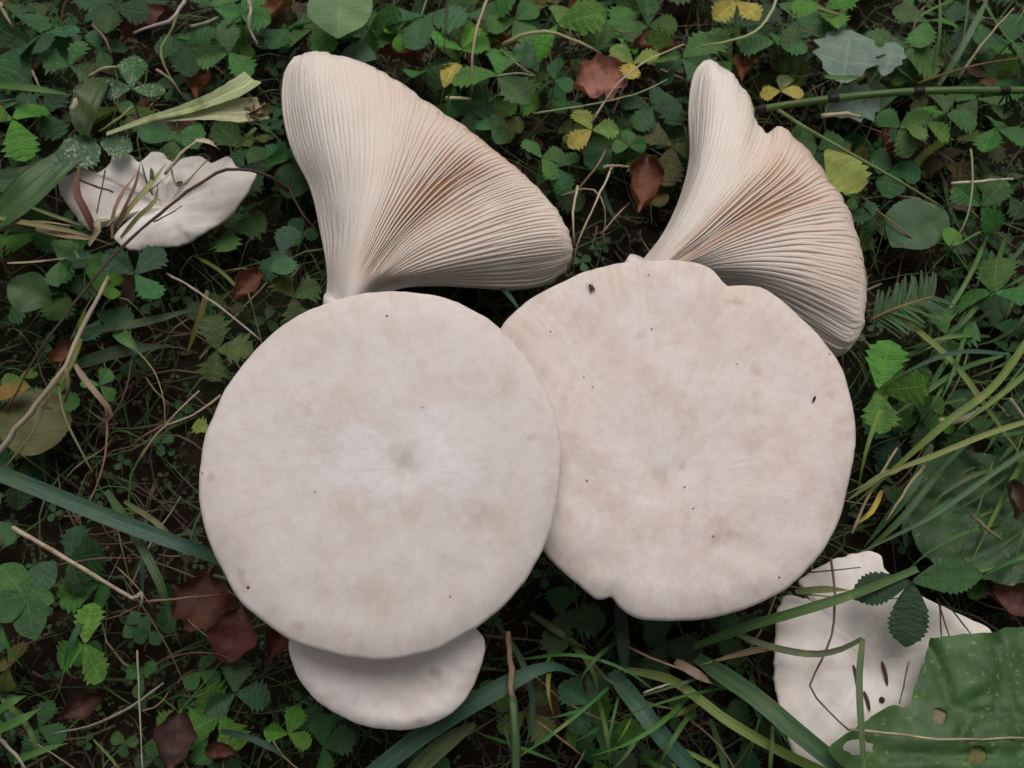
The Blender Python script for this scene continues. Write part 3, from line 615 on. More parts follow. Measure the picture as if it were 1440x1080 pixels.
# hand placed, from the photograph
H = [ # px, py, size, rot, colour, z, typ, angles
 (185, 124, 44, 0, BL, .050, 'straw_speck', (0, 98, -100)), (322, 74, 42, 140, MD, .045, 'straw', (0, 115, -150)), (18, 168, 52, 150, BR, .045, 'straw', (0, 110, -120)),
 (62, 48, 46, 160, BL, .045, 'straw', (0, 95, -95)), (160, 10, 46, 180, DK, .04, 'straw', None), (98, 92, 34, 20, MD, .045, 'lobed', None), (40, 62, 62, 205, DK, .035, 'straw', None),
 (262, 62, 44, 170, DK, .035, 'straw', None), (140, 70, 34, 60, DK, .035, 'straw', None), (60, 160, 38, 30, DK, .030, 'lobed', None), (245, 195, 46, 180, MD, .034, 'clover', None),
 (300, 10, 40, 20, MD, .04, 'straw', None), (340, 20, 42, 120, MD, .042, 'straw', None), (405, 40, 44, 200, DK, .03, 'straw', None), (440, 40, 44, 150, MD, .04, 'straw', None),
 (190, 386, 48, 35, BL, .045, 'straw', (0, 100, -100)), (84, 368, 40, 0, BL, .040, 'straw', (0, 175, 80)), (396, 358, 42, 160, BL, .035, 'straw', (0, 75, -140)), (140, 542, 26, 20, MD, .028, 'straw', None),
 (305, 492, 44, 90, OL, .030, 'lobed', None), (412, 418, 36, 60, OL, .028, 'lobed', None), (375, 225, 58, 20, DK, .030, 'straw', (0, 110, 200)), (120, 905, 54, 150, BR, .030, 'straw', (0, -140, 100)),
 (330, 975, 46, 0, BL, .028, 'straw', (0, 95, -130)), (405, 1032, 34, 20, BR, .026, 'straw', None), (455, 1050, 44, 80, DK, .022, 'straw', None), (300, 1075, 40, 200, DK, .02, 'straw', None),
 (600, 22, 58, 190, BL, .045, 'straw', (0, 70, -70)), (562, 46, 24, 0, BR, .045, 'clover', (60, 180, -60)), (515, 55, 42, 120, MD, .03, 'straw', None), (520, 40, 50, 170, DK, .04, 'straw', None),
 (700, 106, 60, 140, MD, .052, 'straw', (0, -130, 130)), (650, 70, 44, 20, BR, .045, 'straw', None), (780, 112, 30, 10, BL, .046, 'clover', None), (724, 28, 40, 150, MD, .045, 'clover', None),
 (785, 35, 56, 90, BR, .05, 'straw', (0, -75, 130)), (692, 182, 24, 30, MD, .035, 'clover', None), (762, 222, 34, 60, MD, .038, 'straw', None), (782, 236, 34, 170, BL, .035, 'straw', None),
 (660, 155, 38, 170, DK, .035, 'clover', None), (596, 100, 38, 190, MD, .036, 'straw', None), (885, 205, 24, 0, MD, .048, 'clover', None), (960, 82, 62, 50, MD, .035, 'straw', None),
 (915, 150, 40, 200, DK, .034, 'straw', None), (945, 205, 52, 190, OL, .028, 'straw', None), (1090, 60, 46, 30, MD, .04, 'straw', None), (1120, 28, 48, 100, MD, .045, 'straw', None),
 (1160, 12, 44, 170, BR, .045, 'straw', None), (1265, 180, 40, 60, MD, .045, 'straw', None), (1300, 170, 38, 120, BR, .045, 'straw', None), (1270, 70, 56, 20, MD, .035, 'straw', None),
 (1235, 548, 66, 15, BR, .036, 'straw', (0, 165, 75)), (1398, 412, 68, 340, MD, .045, 'straw', (-40, 40, 140)), (1330, 160, 44, 0, MD, .04, 'straw', None), (1400, 180, 44, 120, MD, .04, 'straw', None),
 (1380, 290, 44, 40, MD, .035, 'straw', None), (1420, 60, 52, 20, DK, .035, 'straw', None), (1330, 470, 40, 90, MD, .03, 'lobed', None), (1285, 560, 44, 120, MD, .03, 'straw', None),
 (740, 1000, 44, 140, OL, .025, 'straw', None), (785, 865, 58, 100, DK, .022, 'straw', None), (830, 990, 44, 300, BL, .026, 'straw', None), (850, 1060, 44, 0, DK, .02, 'straw', None),
 (930, 905, 50, 100, DK, .02, 'straw', None), (1010, 890, 50, 60, DK, .02, 'straw', None), (20, 240, 44, 100, DK, .03, 'straw', None), (20, 20, 44, 100, DK, .035, 'straw', None),
 (1300, 30, 44, 200, MD, .035, 'straw', None), (1110, 195, 40, 150, MD, .035, 'clover', None), (1150, 210, 40, 60, DK, .03, 'straw', None), (850, 30, 44, 200, MD, .04, 'clover', None),
 (880, 180, 44, 30, DK, .03, 'straw', None), (860, 210, 42, 330, DK, .028, 'clover', None), (690, 30, 46, 330, MD, .04, 'straw', None), (1255, 235, 40, 190, DK, .028, 'clover', None),
]
for px, py, sz, rot, col, z, typ, an in H:
    trifol(px, py, sz*1.14, rot, col, z-(0.016 if py > 850 else 0), typ, angs=an)
trifol(832, 183, 42, 330, YG, .05, 'straw_turn', angs=(0, 110, -100), cols=[YG, BR, YE], label='green and yellow strawberry leaf below the rose red dead leaf')
trifol(1098, 128, 32, 0, YE, .035, 'straw_turn', angs=(95, -95, 20), cols=[YE, YE, OL], label='yellow strawberry leaf pair beside the right gilled mushroom, under the silver grey leaf')
trifol(1036, 2, 44, 180, YE, .05, 'straw_turn', angs=(-35, 50, 200), cols=[YE, YE, YG], label='pale yellow strawberry leaf at the top edge above the right gilled mushroom')
trifol(890, 90, 40, 70, YG, .045, 'straw_turn', angs=(0, 120, -120), cols=[YG, YE, BR], label='yellow green strawberry leaf right beside the rose red dead leaf')
single(632, 103, 44, 20, YE, .045, 'straw_turn', 'yellow_leaf', label='single yellow serrated leaf above the left gilled mushroom', wx=1.0)
single(1186, 236, 78, 150, (0.27, 0.36, 0.07), .046, 'straw_turn', 'yellowing_leaf', label='yellow green serrated leaflet just right of the right gilled mushroom', wx=1.15)
single(284, 600, 28, 300, YG, .034, 'lobed', 'yellowing_leaf', label='small yellow green leaf touching the left edge of the left round cap')
single(48, 590, 105, 10, (0.085, 0.09, 0.015), .004, 'round', 'yellowing_leaf', label='large dim olive leaf lying low beneath dry stalks at left')
single(12, 548, 50, 60, (0.22, 0.14, 0.03), .016, 'ovate', 'yellowing_leaf', label='small rusty yellow leaf at the left picture edge')
single(478, 8, 92, 180, (0.13, 0.24, 0.09), .062, 'round', 'round_leaf', label='round pale green leaf at the top edge above the left gilled mushroom', wx=1.1, tilt=(-8, 5))
single(502, 78, 66, 285, (0.075, 0.14, 0.085), .040, 'straw_big', 'serrated_leaf', label='grey green serrated leaf behind the top of the left gilled mushroom', wx=1.2)
single(412, 250, 66, 10, DK, .024, 'ovate', 'oval_leaf', label='dark oval leaf tucked against the left side of the left gilled mushroom', wx=1.3)
single(740, 76, 40, 80, BL, .044, 'round', 'round_leaf', label='small round bluish leaf above the left gilled mushroom rim', wx=1.1)
single(42, 412, 62, 110, (0.045, 0.10, 0.03), .034, 'round', 'round_leaf', label='round dark green leaf below and left of the ragged white mushroom', wx=1.0)
single(1290, 312, 96, 230, DK, .030, 'round', 'round_leaf', label='broad dull green leaf right of the right gilled mushroom', wx=1.0)
single(1340, 330, 50, 30, BR, .038, 'ovate', 'oval_leaf', label='small bright narrow leaf with pale edge right of the right gilled mushroom')
for k, (px, py, rot, wx, lb) in enumerate([(1192, 75, 15, 1.15, 'silver grey lobed leaf above the horsetail stem'), (1252, 80, 25, 0.7, 'small silver grey leaf with dark bite, right of the larger silver leaf'), (1200, 142, 70, 0.9, 'silver grey leaf under the horsetail stem')]):
    single(px, py, (98, 66, 86)[k], rot, GR, (.052, .05, .03)[k], 'silver', 'silver_leaf', label=lb, wx=wx, tilt=(5, -5))
# mildewed leaves by the ragged mushroom
single(106, 214, 66, 60, (0.05, 0.12, 0.05), .048, 'straw_speck', 'mildewed_leaf', label='white speckled leaf above the left end of the ragged white mushroom', wx=1.3, tilt=(0, 0))
single(163, 204, 46, 100, (0.05, 0.12, 0.05), .052, 'straw_speck', 'mildewed_leaf', label='small white speckled leaf above the ragged white mushroom', wx=1.2, tilt=(0, 0))
# dark serrated leaflets over the torn mushroom
T3 = trifol(1282, 818, 92, 85, DK, .066, 'straw_big', angs=(0, 175, 102), tilt=(0, 0), cols=[DK, (0.025, 0.06, 0.03), (0.03, 0.07, 0.035)], label='dark serrated three part leaf lying over the torn white mushroom')
# rosette of oval leaves, lower left
ro = empty('oval_leaved_plant', P(38, 838, .03)); book(ro, '', '', 'plant', None, (38, 838), 'dark green rosette of smooth oval leaves at the lower left edge')
for a, s, c in ((-45, 62, MD), (35, 58, (0.055, 0.125, 0.055)), (160, 64, DK), (235, 58, DK), (100, 40, MD)):
    k = s*scale_at(38, 838, .03); link('leaf', random.choice(LEAF['ovate']), ro, c, rot=Quaternion((0, 0, 1), -R(a))@Quaternion((1, 0, 0), R(12)), scale=(k*1.25, k, k))
v, f, u = tube(crv([(0, 0, 0), (0.003, 0.002, -0.015), (0.002, 0.004, -0.034)], 6), 0.0016, 6); link('stem', mesh('stem', v, f, u, mats=[M['grass']]), ro, MD)

# ------------------------------------------------------------------ long leaves, blades, stalks
def blade(pts, width, col, name='grass_blade', mat='grass', label=None, adj='green', kind='grass blade', cat='grass', group='grass blades', fold=0.3, taper=(0.6, 0.05), n=None, twist=0.0):
    """pts: (px, py, z); width in photo pixels"""
    w3 = [P(*p) for p in pts]; mid = pts[len(pts)//2]; s = scale_at(mid[0], mid[1], mid[2])
    L = sum((w3[i+1]-w3[i]).length for i in range(len(w3)-1)); path = crv([tuple(q) for q in w3], n or max(8, min(40, int(L/0.005))))
    v, f, u = ribbon(path, width*s, fold=fold, taper=taper, twist=twist); o0 = Vector(path[0])
    o = link(name, mesh(name, to_local(v, o0), f, u, mats=[M[mat]]), None, col, loc=o0)
    book(o, adj, kind, cat, group, tuple(np.mean([p[:2] for p in pts], axis=0)), label); return o
def stalk(pts, width, col, name='dry_stalk', mat='straw', label=None, adj='dry tan', kind='stalk', cat='stalk', group='dry stalks and stems', taper=(1.0, 0.6), jit=0.35, n=None):
    w3 = [P(*p) for p in pts]; mid = pts[len(pts)//2]; s = scale_at(mid[0], mid[1], mid[2])
    L = sum((w3[i+1]-w3[i]).length for i in range(len(w3)-1)); path = crv([tuple(q) for q in w3], n or max(8, min(36, int(L/0.006)))); rr = width*s*0.5
    path = path+np.array([[mnoise.noise(Vector((i*0.6, k*7.1, pts[0][0])))*rr*jit*2 for k in range(3)] for i in range(len(path))])
    rad = np.linspace(taper[0], taper[1], len(path))*rr*(1+0.10*np.sin(np.arange(len(path))*1.9))
    v, f, u = tube(path, rad, 6); o0 = Vector(path[0]); o = link(name, mesh(name, to_local(v, o0), f, u, mats=[M[mat]]), None, col, loc=o0)
    book(o, adj, kind, cat, group, tuple(np.mean([p[:2] for p in pts], axis=0)), label); return o
TAN = (0.40, 0.32, 0.22); TAN2 = (0.26, 0.19, 0.12); PALE = (0.55, 0.48, 0.34); TW = (0.085, 0.05, 0.042); BG = (0.042, 0.105, 0.066); GG = (0.070, 0.165, 0.036); YGG = (0.145, 0.215, 0.045)
blade([(-30, 655, .05), (60, 690, .052), (170, 735, .05), (260, 768, .046), (330, 795, .03)], 23, BG, label='broad blue-green grass blade reaching from the left edge under the left round cap', taper=(0.9, 0.7), fold=0.35)
blade([(515, 1095, .03), (600, 1030, .036), (690, 975, .04), (770, 938, .038), (818, 952, .02)], 26, BG, label='broad dark grass blade curving up right beside the small lower cap', taper=(0.9, 0.05))
blade([(575, 1095, .022), (620, 1050, .024), (668, 1018, .022)], 26, OL, label='short olive grass blade below the small lower cap', taper=(0.9, 0.3))
blade([(860, 945, .022), (895, 990, .034), (930, 1035, .036), (985, 1095, .03)], 26, BG, label='wide dark blue-green blade at bottom centre, running down right', taper=(0.5, 0.8), fold=0.4)
blade([(980, 925, .03), (1060, 980, .05), (1120, 1030, .054), (1200, 1095, .05)], 27, (0.05, 0.11, 0.045), label='wide dark green blade crossing the lower left of the torn white mushroom', taper=(0.6, 0.9), fold=0.35)
blade([(870, 940, .022), (940, 955, .03), (985, 985, .036), (1025, 1015, .04), (1100, 1058, .04), (1180, 1095, .036)], 14, YGG, mat='grass_spot', label='narrow yellow green blade with joints below the right round cap', taper=(0.5, 0.9))
blade([(975, 910, .03), (1055, 880, .05), (1130, 858, .062), (1210, 832, .066), (1290, 800, .066)], 14, (0.07, 0.14, 0.035), mat='grass_spot', label='green blade lying across the upper part of the torn white mushroom', taper=(0.6, 0.7))
blade([(1035, 892, .045), (1085, 910, .06), (1140, 920, .064), (1180, 914, .068), (1213, 898, .072)], 10, (0.09, 0.12, 0.06), mat='grass_spot', label='curved brownish blade across the torn white mushroom, bent at its tip', taper=(0.6, 0.6))
blade([(1213, 898, .072), (1208, 950, .072), (1210, 1010, .074), (1216, 1095, .07)], 10, (0.10, 0.16, 0.06), mat='grass_spot', label='folded green blade hanging down over the torn white mushroom', taper=(0.8, 0.6))
stalk([(1168, 785, .05), (1174, 835, .056), (1170, 890, .056), (1150, 940, .055), (1139, 966, .054), (1165, 1000, .055), (1195, 1028, .056)], 4, (0.16, 0.10, 0.07), label='thin bent brown stem down the torn white mushroom')
stalk([(1120, 806, .052), (1160, 803, .053), (1210, 798, .052)], 2.5, TW, label='hair thin brown stem at the top of the torn white mushroom')
stalk([(1120, 835, .051), (1190, 840, .055), (1275, 842, .062)], 2.5, TAN, label='thin pale stem running right across the torn white mushroom')
blade([(1118, 832, .052), (1160, 829, .055), (1195, 830, .056)], 10, (0.14, 0.16, 0.06), label='short faded blade at the slit of the torn white mushroom', mat='grass_spot')
for k, (a, b) in enumerate([((1322, 850), (1324, 905)), ((1318, 842), (1340, 910)), ((1325, 840), (1372, 900)), ((1278, 930), (1265, 990))]):
    stalk([(a[0], a[1], .058), ((a[0]+b[0])/2, (a[1]+b[1])/2, .055), (b[0], b[1], .05)], 3, ((0.14, 0.13, 0.05), (0.18, 0.15, 0.08), TW, (0.22, 0.18, 0.08))[k], label=['leftmost thin stem fanned over the right end of the torn white mushroom', 'middle thin stem fanned over the right end of the torn white mushroom', 'rightmost dark stem fanned over the right end of the torn white mushroom', 'short yellowish stem hanging below the dark serrated leaf'][k])
# right hand grass
for pts, wd, c, m, lb in [
  ([(1238, 425, .03), (1290, 465, .04), (1340, 510, .045), (1385, 570, .045), (1450, 660, .035)], 11, YGG, 'grass_spot', 'yellow green blade running down right below the fir twig'),
  ([(1460, 455, .05), (1400, 540, .055), (1330, 595, .055), (1262, 655, .045), (1195, 715, .03)], 13, YGG, 'grass_spot', 'spotted yellow green blade slanting from the right edge to the right round cap'),
  ([(1460, 588, .05), (1390, 610, .055), (1320, 638, .052), (1250, 665, .045), (1190, 695, .035)], 10, (0.24, 0.28, 0.09), 'grass_spot', 'pale yellow green blade, upper of two slanting from right edge'),
  ([(1460, 622, .045), (1390, 670, .05), (1320, 720, .05), (1255, 755, .042), (1180, 790, .03)], 9, (0.085, 0.155, 0.075), 'grass', 'long green blade, lower of two slanting from the right edge'),
  ([(1410, 500, .04), (1350, 520, .045), (1290, 560, .042), (1235, 600, .03)], 9, GG, 'grass', 'green blade crossing beside the right round cap'),
  ([(1420, 498, .05), (1350, 495, .055), (1290, 515, .052), (1240, 545, .042)], 8, BG, 'grass', 'blue-green arching blade over the bright strawberry leaf at right'),
  ([(1362, 450, .03), (1348, 500, .045), (1332, 545, .05), (1318, 570, .046)], 8, GG, 'grass', 'short upright green blade below the dark three part leaf at right'),
  ([(1310, 625, .04), (1285, 680, .045), (1255, 720, .04), (1215, 770, .03)], 16, (0.045, 0.10, 0.04), 'grass', 'broad dark green blade right of the right round cap'),
  ([(1340, 640, .035), (1300, 690, .04), (1262, 735, .04), (1190, 800, .025)], 11, (0.055, 0.115, 0.035), 'grass', 'dark green blade below the spotted blade at right'),
  ([(1240, 690, .03), (1225, 720, .035), (1200, 740, .03)], 9, YE, 'grass_spot', 'short yellow blade beside the right round cap'),
  ([(1265, 660, .035), (1235, 672, .04), (1190, 705, .03)], 11, (0.26, 0.30, 0.14), 'grass_spot', 'short pale spotted blade touching the right round cap'),
  ([(1275, 770, .03), (1272, 740, .04), (1280, 700, .04)], 11, (0.04, 0.09, 0.05), 'grass', 'dark upright blade above the torn white mushroom'),
  ([(1460, 510, .05), (1420, 545, .055), (1375, 580, .055), (1345, 605, .05)], 10, YGG, 'grass_spot', 'short spotted blade at the right edge above the broad dark leaf'),
  ]:
    blade(pts, wd*0.82, c, mat=m, label=lb)
for pts, wd, c, lb in [
  ([(1395, 650, .04), (1375, 720, .045), (1350, 780, .04)], 4, GG, 'thin green stem over the broad dark leaf'),
  ([(1198, 750, .03), (1225, 690, .035), (1262, 630, .035)], 5, TAN, 'tan stalk right of the right round cap'),
  ([(1300, 655, .045), (1270, 695, .045), (1245, 735, .04)], 5, (0.36, 0.32, 0.18), 'pale straw under the slanting blades at right'),
  ([(1368, 724, .03), (1385, 742, .034), (1410, 760, .032)], 6, TAN2, 'short brown stalk lying on the broad dark leaf'),
  ([(1322, 592, .045), (1350, 592, .05), (1378, 575, .045)], 11, PALE, 'pale torn straw end right of the right round cap'),
  ([(1420, 560, .04), (1450, 600, .04), (1470, 620, .03)], 6, TAN, 'tan stalk at the right edge')]:
    stalk(pts, wd, c, label=lb)
# horsetail
hp = [(1045, 160, .046), (1073, 153, .05), (1175, 138, .058), (1295, 128, .06), (1415, 127, .058), (1500, 128, .05)]
hw = [P(*p) for p in hp]; hroot = empty('horsetail_stem', hw[0]); book(hroot, '', '', 'horsetail', None, (1290, 130), 'smooth green horsetail stem with dark joints crossing from the right edge')
hpath = crv([tuple(q) for q in hw], 40); sc_ = scale_at(1290, 128, .06)
v, f, u = tube(hpath, 5.2*sc_, 10); link('stem', mesh('stem', to_local(v, hw[0]), f, u, mats=[M['grass']]), hroot, (0.085, 0.155, 0.04))
for i in (1, 2, 3, 4):
    q = np.array(hw[i]); tg = np.array(hw[i+1])-np.array(hw[i-1]); tg /= np.linalg.norm(tg)
    v, f, u = tube([q-tg*0.0046, q-tg*0.0020, q, q+tg*0.0010, q+tg*0.0018], np.array([5.3, 5.9, 6.3, 6.0, 5.3])*sc_, 12); nd = link('sheath', mesh('sheath', to_local(v, hw[0]), f, u, mats=[M['node']]), hroot)
for a, b in (((1415, 130), (1412, 160)), ((1418, 132), (1424, 150)), ((1412, 130), (1405, 145))):
    v, f, u = tube(crv([tuple(P(*a, .056)), tuple(P((a[0]+b[0])/2+2, (a[1]+b[1])/2, .05)), tuple(P(*b, .04))], 6), 0.0006, 5); link('branch', mesh('branch', to_local(v, hw[0]), f, u, mats=[M['node']]), hroot)
stalk([(1085, 148, .05), (1130, 178, .055), (1200, 218, .055), (1270, 258, .05), (1326, 292, .035)], 6, (0.16, 0.24, 0.08), name='green_stem', mat='grass', label='pale green straight stem slanting below the horsetail', adj='green', jit=0.1)
stalk([(1290, 118, .05), (1330, 104, .056), (1380, 90, .058), (1450, 80, .055)], 4.5, (0.16, 0.11, 0.04), label='yellowish brown twig above the horsetail stem')
stalk([(1150, 12, .05), (1180, 22, .05)], 5, TAN2)
stalk([(1348, 110, .05), (1375, 70, .06), (1400, 40, .06), (1425, 12, .055)], 4, TAN, label='straight tan stalk above the horsetail at the right corner')
blade([(1320, 120, .045), (1345, 80, .055), (1370, 35, .06), (1395, -15, .055)], 9, (0.10, 0.17, 0.08), label='green blade rising above the horsetail stem at the top right')
blade([(1310, 100, .045), (1320, 60, .055), (1322, 20, .06), (1320, -20, .06)], 5, GG, label='thin green blade rising to the top edge above the horsetail')
blade([(1160, 108, .06), (1185, 110, .062), (1215, 107, .058)], 8, GG, label='short green blade across the silver grey leaf')
stalk([(1155, 163, .05), (1185, 160, .055), (1212, 164, .05)], 7, PALE, label='short pale straw under the silver grey leaf')
stalk([(1338, 258, .045), (1375, 255, .05), (1424, 252, .045)], 5, (0.62, 0.58, 0.5), label='white straw piece right of the right gilled mushroom')
stalk([(1365, 210, .05), (1368, 260, .052), (1358, 310, .05), (1335, 350, .04)], 3.5, (0.30, 0.34, 0.16), label='thin pale green stem hanging at right below the horsetail')
# pale stalks near the top centre
stalk([(832, 172, .05), (855, 135, .06), (872, 115, .066), (905, 88, .066), (962, 62, .058)], 3.5, PALE, label='pale kinked straw crossing the rose red dead leaf')
stalk([(1095, -10, .05), (1082, 22, .06), (1060, 46, .064), (1025, 58, .06), (985, 65, .05)], 5, (0.42, 0.46, 0.24), label='pale green bent stalk above the right gilled mushroom')
stalk([(750, 160, .045), (800, 152, .052), (855, 142, .055), (905, 128, .05), (938, 112, .045)], 3, (0.34, 0.40, 0.24), label='thin pale stem below the rose red dead leaf')
stalk([(707, 62, .05), (738, 48, .06), (775, 45, .062), (810, 58, .058), (845, 75, .05)], 6, (0.42, 0.38, 0.22), label='arched pale stalk above the clover, top centre')
stalk([(705, 70, .045), (730, 92, .05), (752, 106, .045)], 3, TAN); stalk([(697, 107, .052), (730, 103, .054), (752, 107, .05)], 3.5, (0.30, 0.36, 0.20))
stalk([(685, 0, .055), (672, 35, .062), (664, 80, .06), (664, 130, .045)], 4.5, (0.46, 0.36, 0.26), label='upright tan stalk above the left gilled mushroom')
stalk([(630, -10, .05), (626, 40, .058), (625, 78, .05)], 2.5, TW, label='dark thin stem above the left gilled mushroom')
stalk([(628, 138, .045), (648, 138, .048), (662, 140, .045)], 6, PALE, label='short pale stick above the rim of the left gilled mushroom')
for k, pts in enumerate([[(812, 262, .04), (806, 300, .05), (808, 345, .04)], [(862, 232, .04), (840, 280, .052), (815, 335, .045), (805, 372, .03)], [(790, 275, .035), (830, 265, .045), (850, 290, .045), (848, 345, .03)], [(848, 236, .045), (868, 233, .045), (896, 236, .04)], [(856, 205, .04), (835, 240, .04), (800, 280, .03)], [(845, 330, .035), (870, 300, .04), (885, 285, .03)]]):
    stalk(pts, (4, 3.5, 3, 5, 4, 3)[k], (PALE, PALE, TAN, TAN, TAN2, TAN)[k])
blade([(700, 402, .03), (715, 415, .05), (732, 438, .07)], 7, BG, label='narrow blade between the left gilled mushroom and the round caps')
# left stalks
stalk([(405, 268, .03), (378, 248, .05), (340, 238, .058), (300, 246, .06), (230, 296, .062), (155, 365, .058), (95, 440, .05), (45, 510, .04), (10, 580, .03)], 5.5, TW, name='dark_twig', mat='twig', label='long dark thin twig crossing the ragged white mushroom to lower left')
stalk([(216, 312, .062), (240, 300, .062), (256, 290, .058)], 2.5, TW, name='dark_twig', mat='twig', label='tiny side twig on the ragged white mushroom')
stalk([(152, 390, .05), (130, 432, .055), (108, 478, .055), (90, 518, .055), (50, 570, .048), (-15, 652, .03)], 8, (0.38, 0.31, 0.24), label='thick dry tan stalk at left, running to the lower left edge', taper=(0.7, 1.3))
stalk([(92, 515, .055), (96, 540, .052), (92, 565, .04)], 7, TAN2, label='short shrivelled side shoot of the thick dry stalk'); blade([(105, 512, .05), (120, 535, .055), (142, 562, .052), (155, 580, .045), (146, 590, .04), (110, 565, .035)], 9, (0.30, 0.23, 0.16), mat='straw', label='curled dry leaf blade hanging beside the thick dry stalk', name='withered_grass_blade', twist=1.4)
stalk([(82, 540, .05), (90, 585, .05), (112, 630, .045), (130, 665, .04)], 4.5, (0.20, 0.20, 0.10), label='greenish thin stem below the thick dry stalk')
stalk([(70, 555, .045), (45, 610, .04), (0, 665, .03)], 4, TAN2); stalk([(235, 385, .03), (275, 408, .042), (320, 440, .045), (366, 478, .04)], 4, (0.46, 0.38, 0.34), label='pinkish tan stem right of the dark strawberry leaf, ending at left round cap')
blade([(292, 408, .04), (282, 445, .035), (262, 500, .02)], 9, (0.16, 0.14, 0.03), mat='grass_spot', label='short orange tipped blade left of the left round cap')
stalk([(310, 556, .035), (270, 585, .042), (228, 602, .042), (196, 648, .03)], 4, TAN, label='tan straw left of the left round cap'); stalk([(280, 550, .04), (248, 580, .045), (226, 608, .04)], 3, TAN)
stalk([(190, 490, .035), (215, 520, .045), (230, 560, .048), (232, 605, .04)], 2.5, (0.30, 0.24, 0.14)); blade([(165, 465, .03), (178, 478, .04), (195, 495, .038)], 20, MD, label='short green leaf tip above thin brown stem at left', taper=(0.7, 0.1))
blade([(110, 470, .026), (150, 462, .034), (210, 452, .034), (290, 430, .024)], 13, (0.03, 0.06, 0.025), label='dark green blade running right from the thick dry stalk')
blade([(105, 515, .02), (170, 495, .026), (240, 485, .02)], 20, (0.028, 0.055, 0.022), label='broad dim blade low behind the dry stalks at left')
stalk([(18, 742, .045), (70, 772, .05), (130, 808, .05), (186, 842, .042)], 6.5, (0.50, 0.42, 0.31), name='broken_stick', label='pale broken stick lying at the lower left', taper=(1.1, 0.8), jit=0.2)
for a in range(4): stalk([(180+a*3, 838+a*2, .043), (188+a*4, 842-a*3, .046), (200+random.uniform(-4, 4), 832+a*7, .042)], 4, (0.40, 0.34, 0.26), kind='bark fibre', cat='fibre', group='frayed fibres at the stick end', adj='frayed tan')
stalk([(205, 846, .04), (250, 842, .042), (312, 836, .035)], 4, (0.24, 0.13, 0.09), label='reddish stem running right from the broken stick')
stalk([(80, 795, .03), (140, 785, .036), (195, 785, .03)], 3, (0.20, 0.09, 0.07)); stalk([(165, 798, .03), (190, 822, .036), (215, 855, .03)], 2.5, TAN2)
blade([(150, 690, .03), (190, 752, .04), (225, 820, .042), (242, 880, .03), (255, 910, .02)], 13, (0.05, 0.10, 0.035), label='green blade curving down right of the broken stick')
blade([(175, 705, .03), (220, 735, .04), (250, 770, .035), (270, 815, .025)], 8, (0.10, 0.12, 0.05), mat='grass_spot'); blade([(-10, 1005, .03), (20, 985, .036), (38, 978, .03)], 12, GG, label='short bright blade at the left edge, upper one'); blade([(-10, 1030, .03), (30, 1012, .036), (58, 995, .03)], 13, GG, label='short bright blade at the left edge, lower one')
blade([(20, 1072, .025), (60, 1055, .03), (95, 1045, .024)], 10, GG); stalk([(193, 915, .02), (196, 990, .03), (201, 1090, .03)], 3, (0.42, 0.37, 0.28), label='thin pale upright stem at the lower left')
stalk([(0, 1040, .02), (25, 1065, .03), (40, 1090, .025)], 6, (0.36, 0.33, 0.28)); stalk([(175, 815, .02), (230, 900, .03), (270, 985, .03)], 3, (0.07, 0.09, 0.03)); stalk([(200, 1000, .03), (222, 992, .034), (236, 975, .03)], 3, TAN2)
# stem bottom centre
stalk([(714, 888, .045), (717, 930, .046), (720, 982, .045)], 10, (0.30, 0.20, 0.13), label='brown cut stem end at bottom centre', taper=(0.8, 1.0)); stalk([(720, 980, .045), (724, 1030, .045), (726, 1095, .04)], 13, (0.06, 0.12, 0.045), name='green_stem', mat='grass', label='thick green stem below its brown end at bottom centre', taper=(1, 1.1), jit=0.1)
stalk([(755, 1015, .03), (790, 1040, .032), (815, 1060, .028)], 4, (0.20, 0.13, 0.08)); stalk([(885, 910, .03), (915, 925, .04), (950, 938, .042), (1002, 962, .03)], 4, (0.40, 0.26, 0.18), label='reddish dry stem below the right round cap')
blade([(950, 930, .035), (975, 945, .042), (1002, 962, .035)], 13, (0.30, 0.23, 0.17), mat='straw', name='withered_grass_blade', label='small dry brown blade below the right round cap'); stalk([(905, 975, .03), (930, 965, .034), (945, 962, .03)], 4, PALE)
blade([(870, 850, .015), (876, 900, .03), (878, 960, .02)], 18, (0.03, 0.06, 0.04), label='dark upright blade under the lower edge of the right round cap')
blade([(1040, 870, .02), (1080, 880, .026), (1095, 900, .02)], 16, (0.05, 0.10, 0.04)); blade([(1130, 905, .02), (1060, 915, .035), (985, 935, .035)], 9, (0.26, 0.2, 0.12), mat='straw', name='withered_grass_blade')
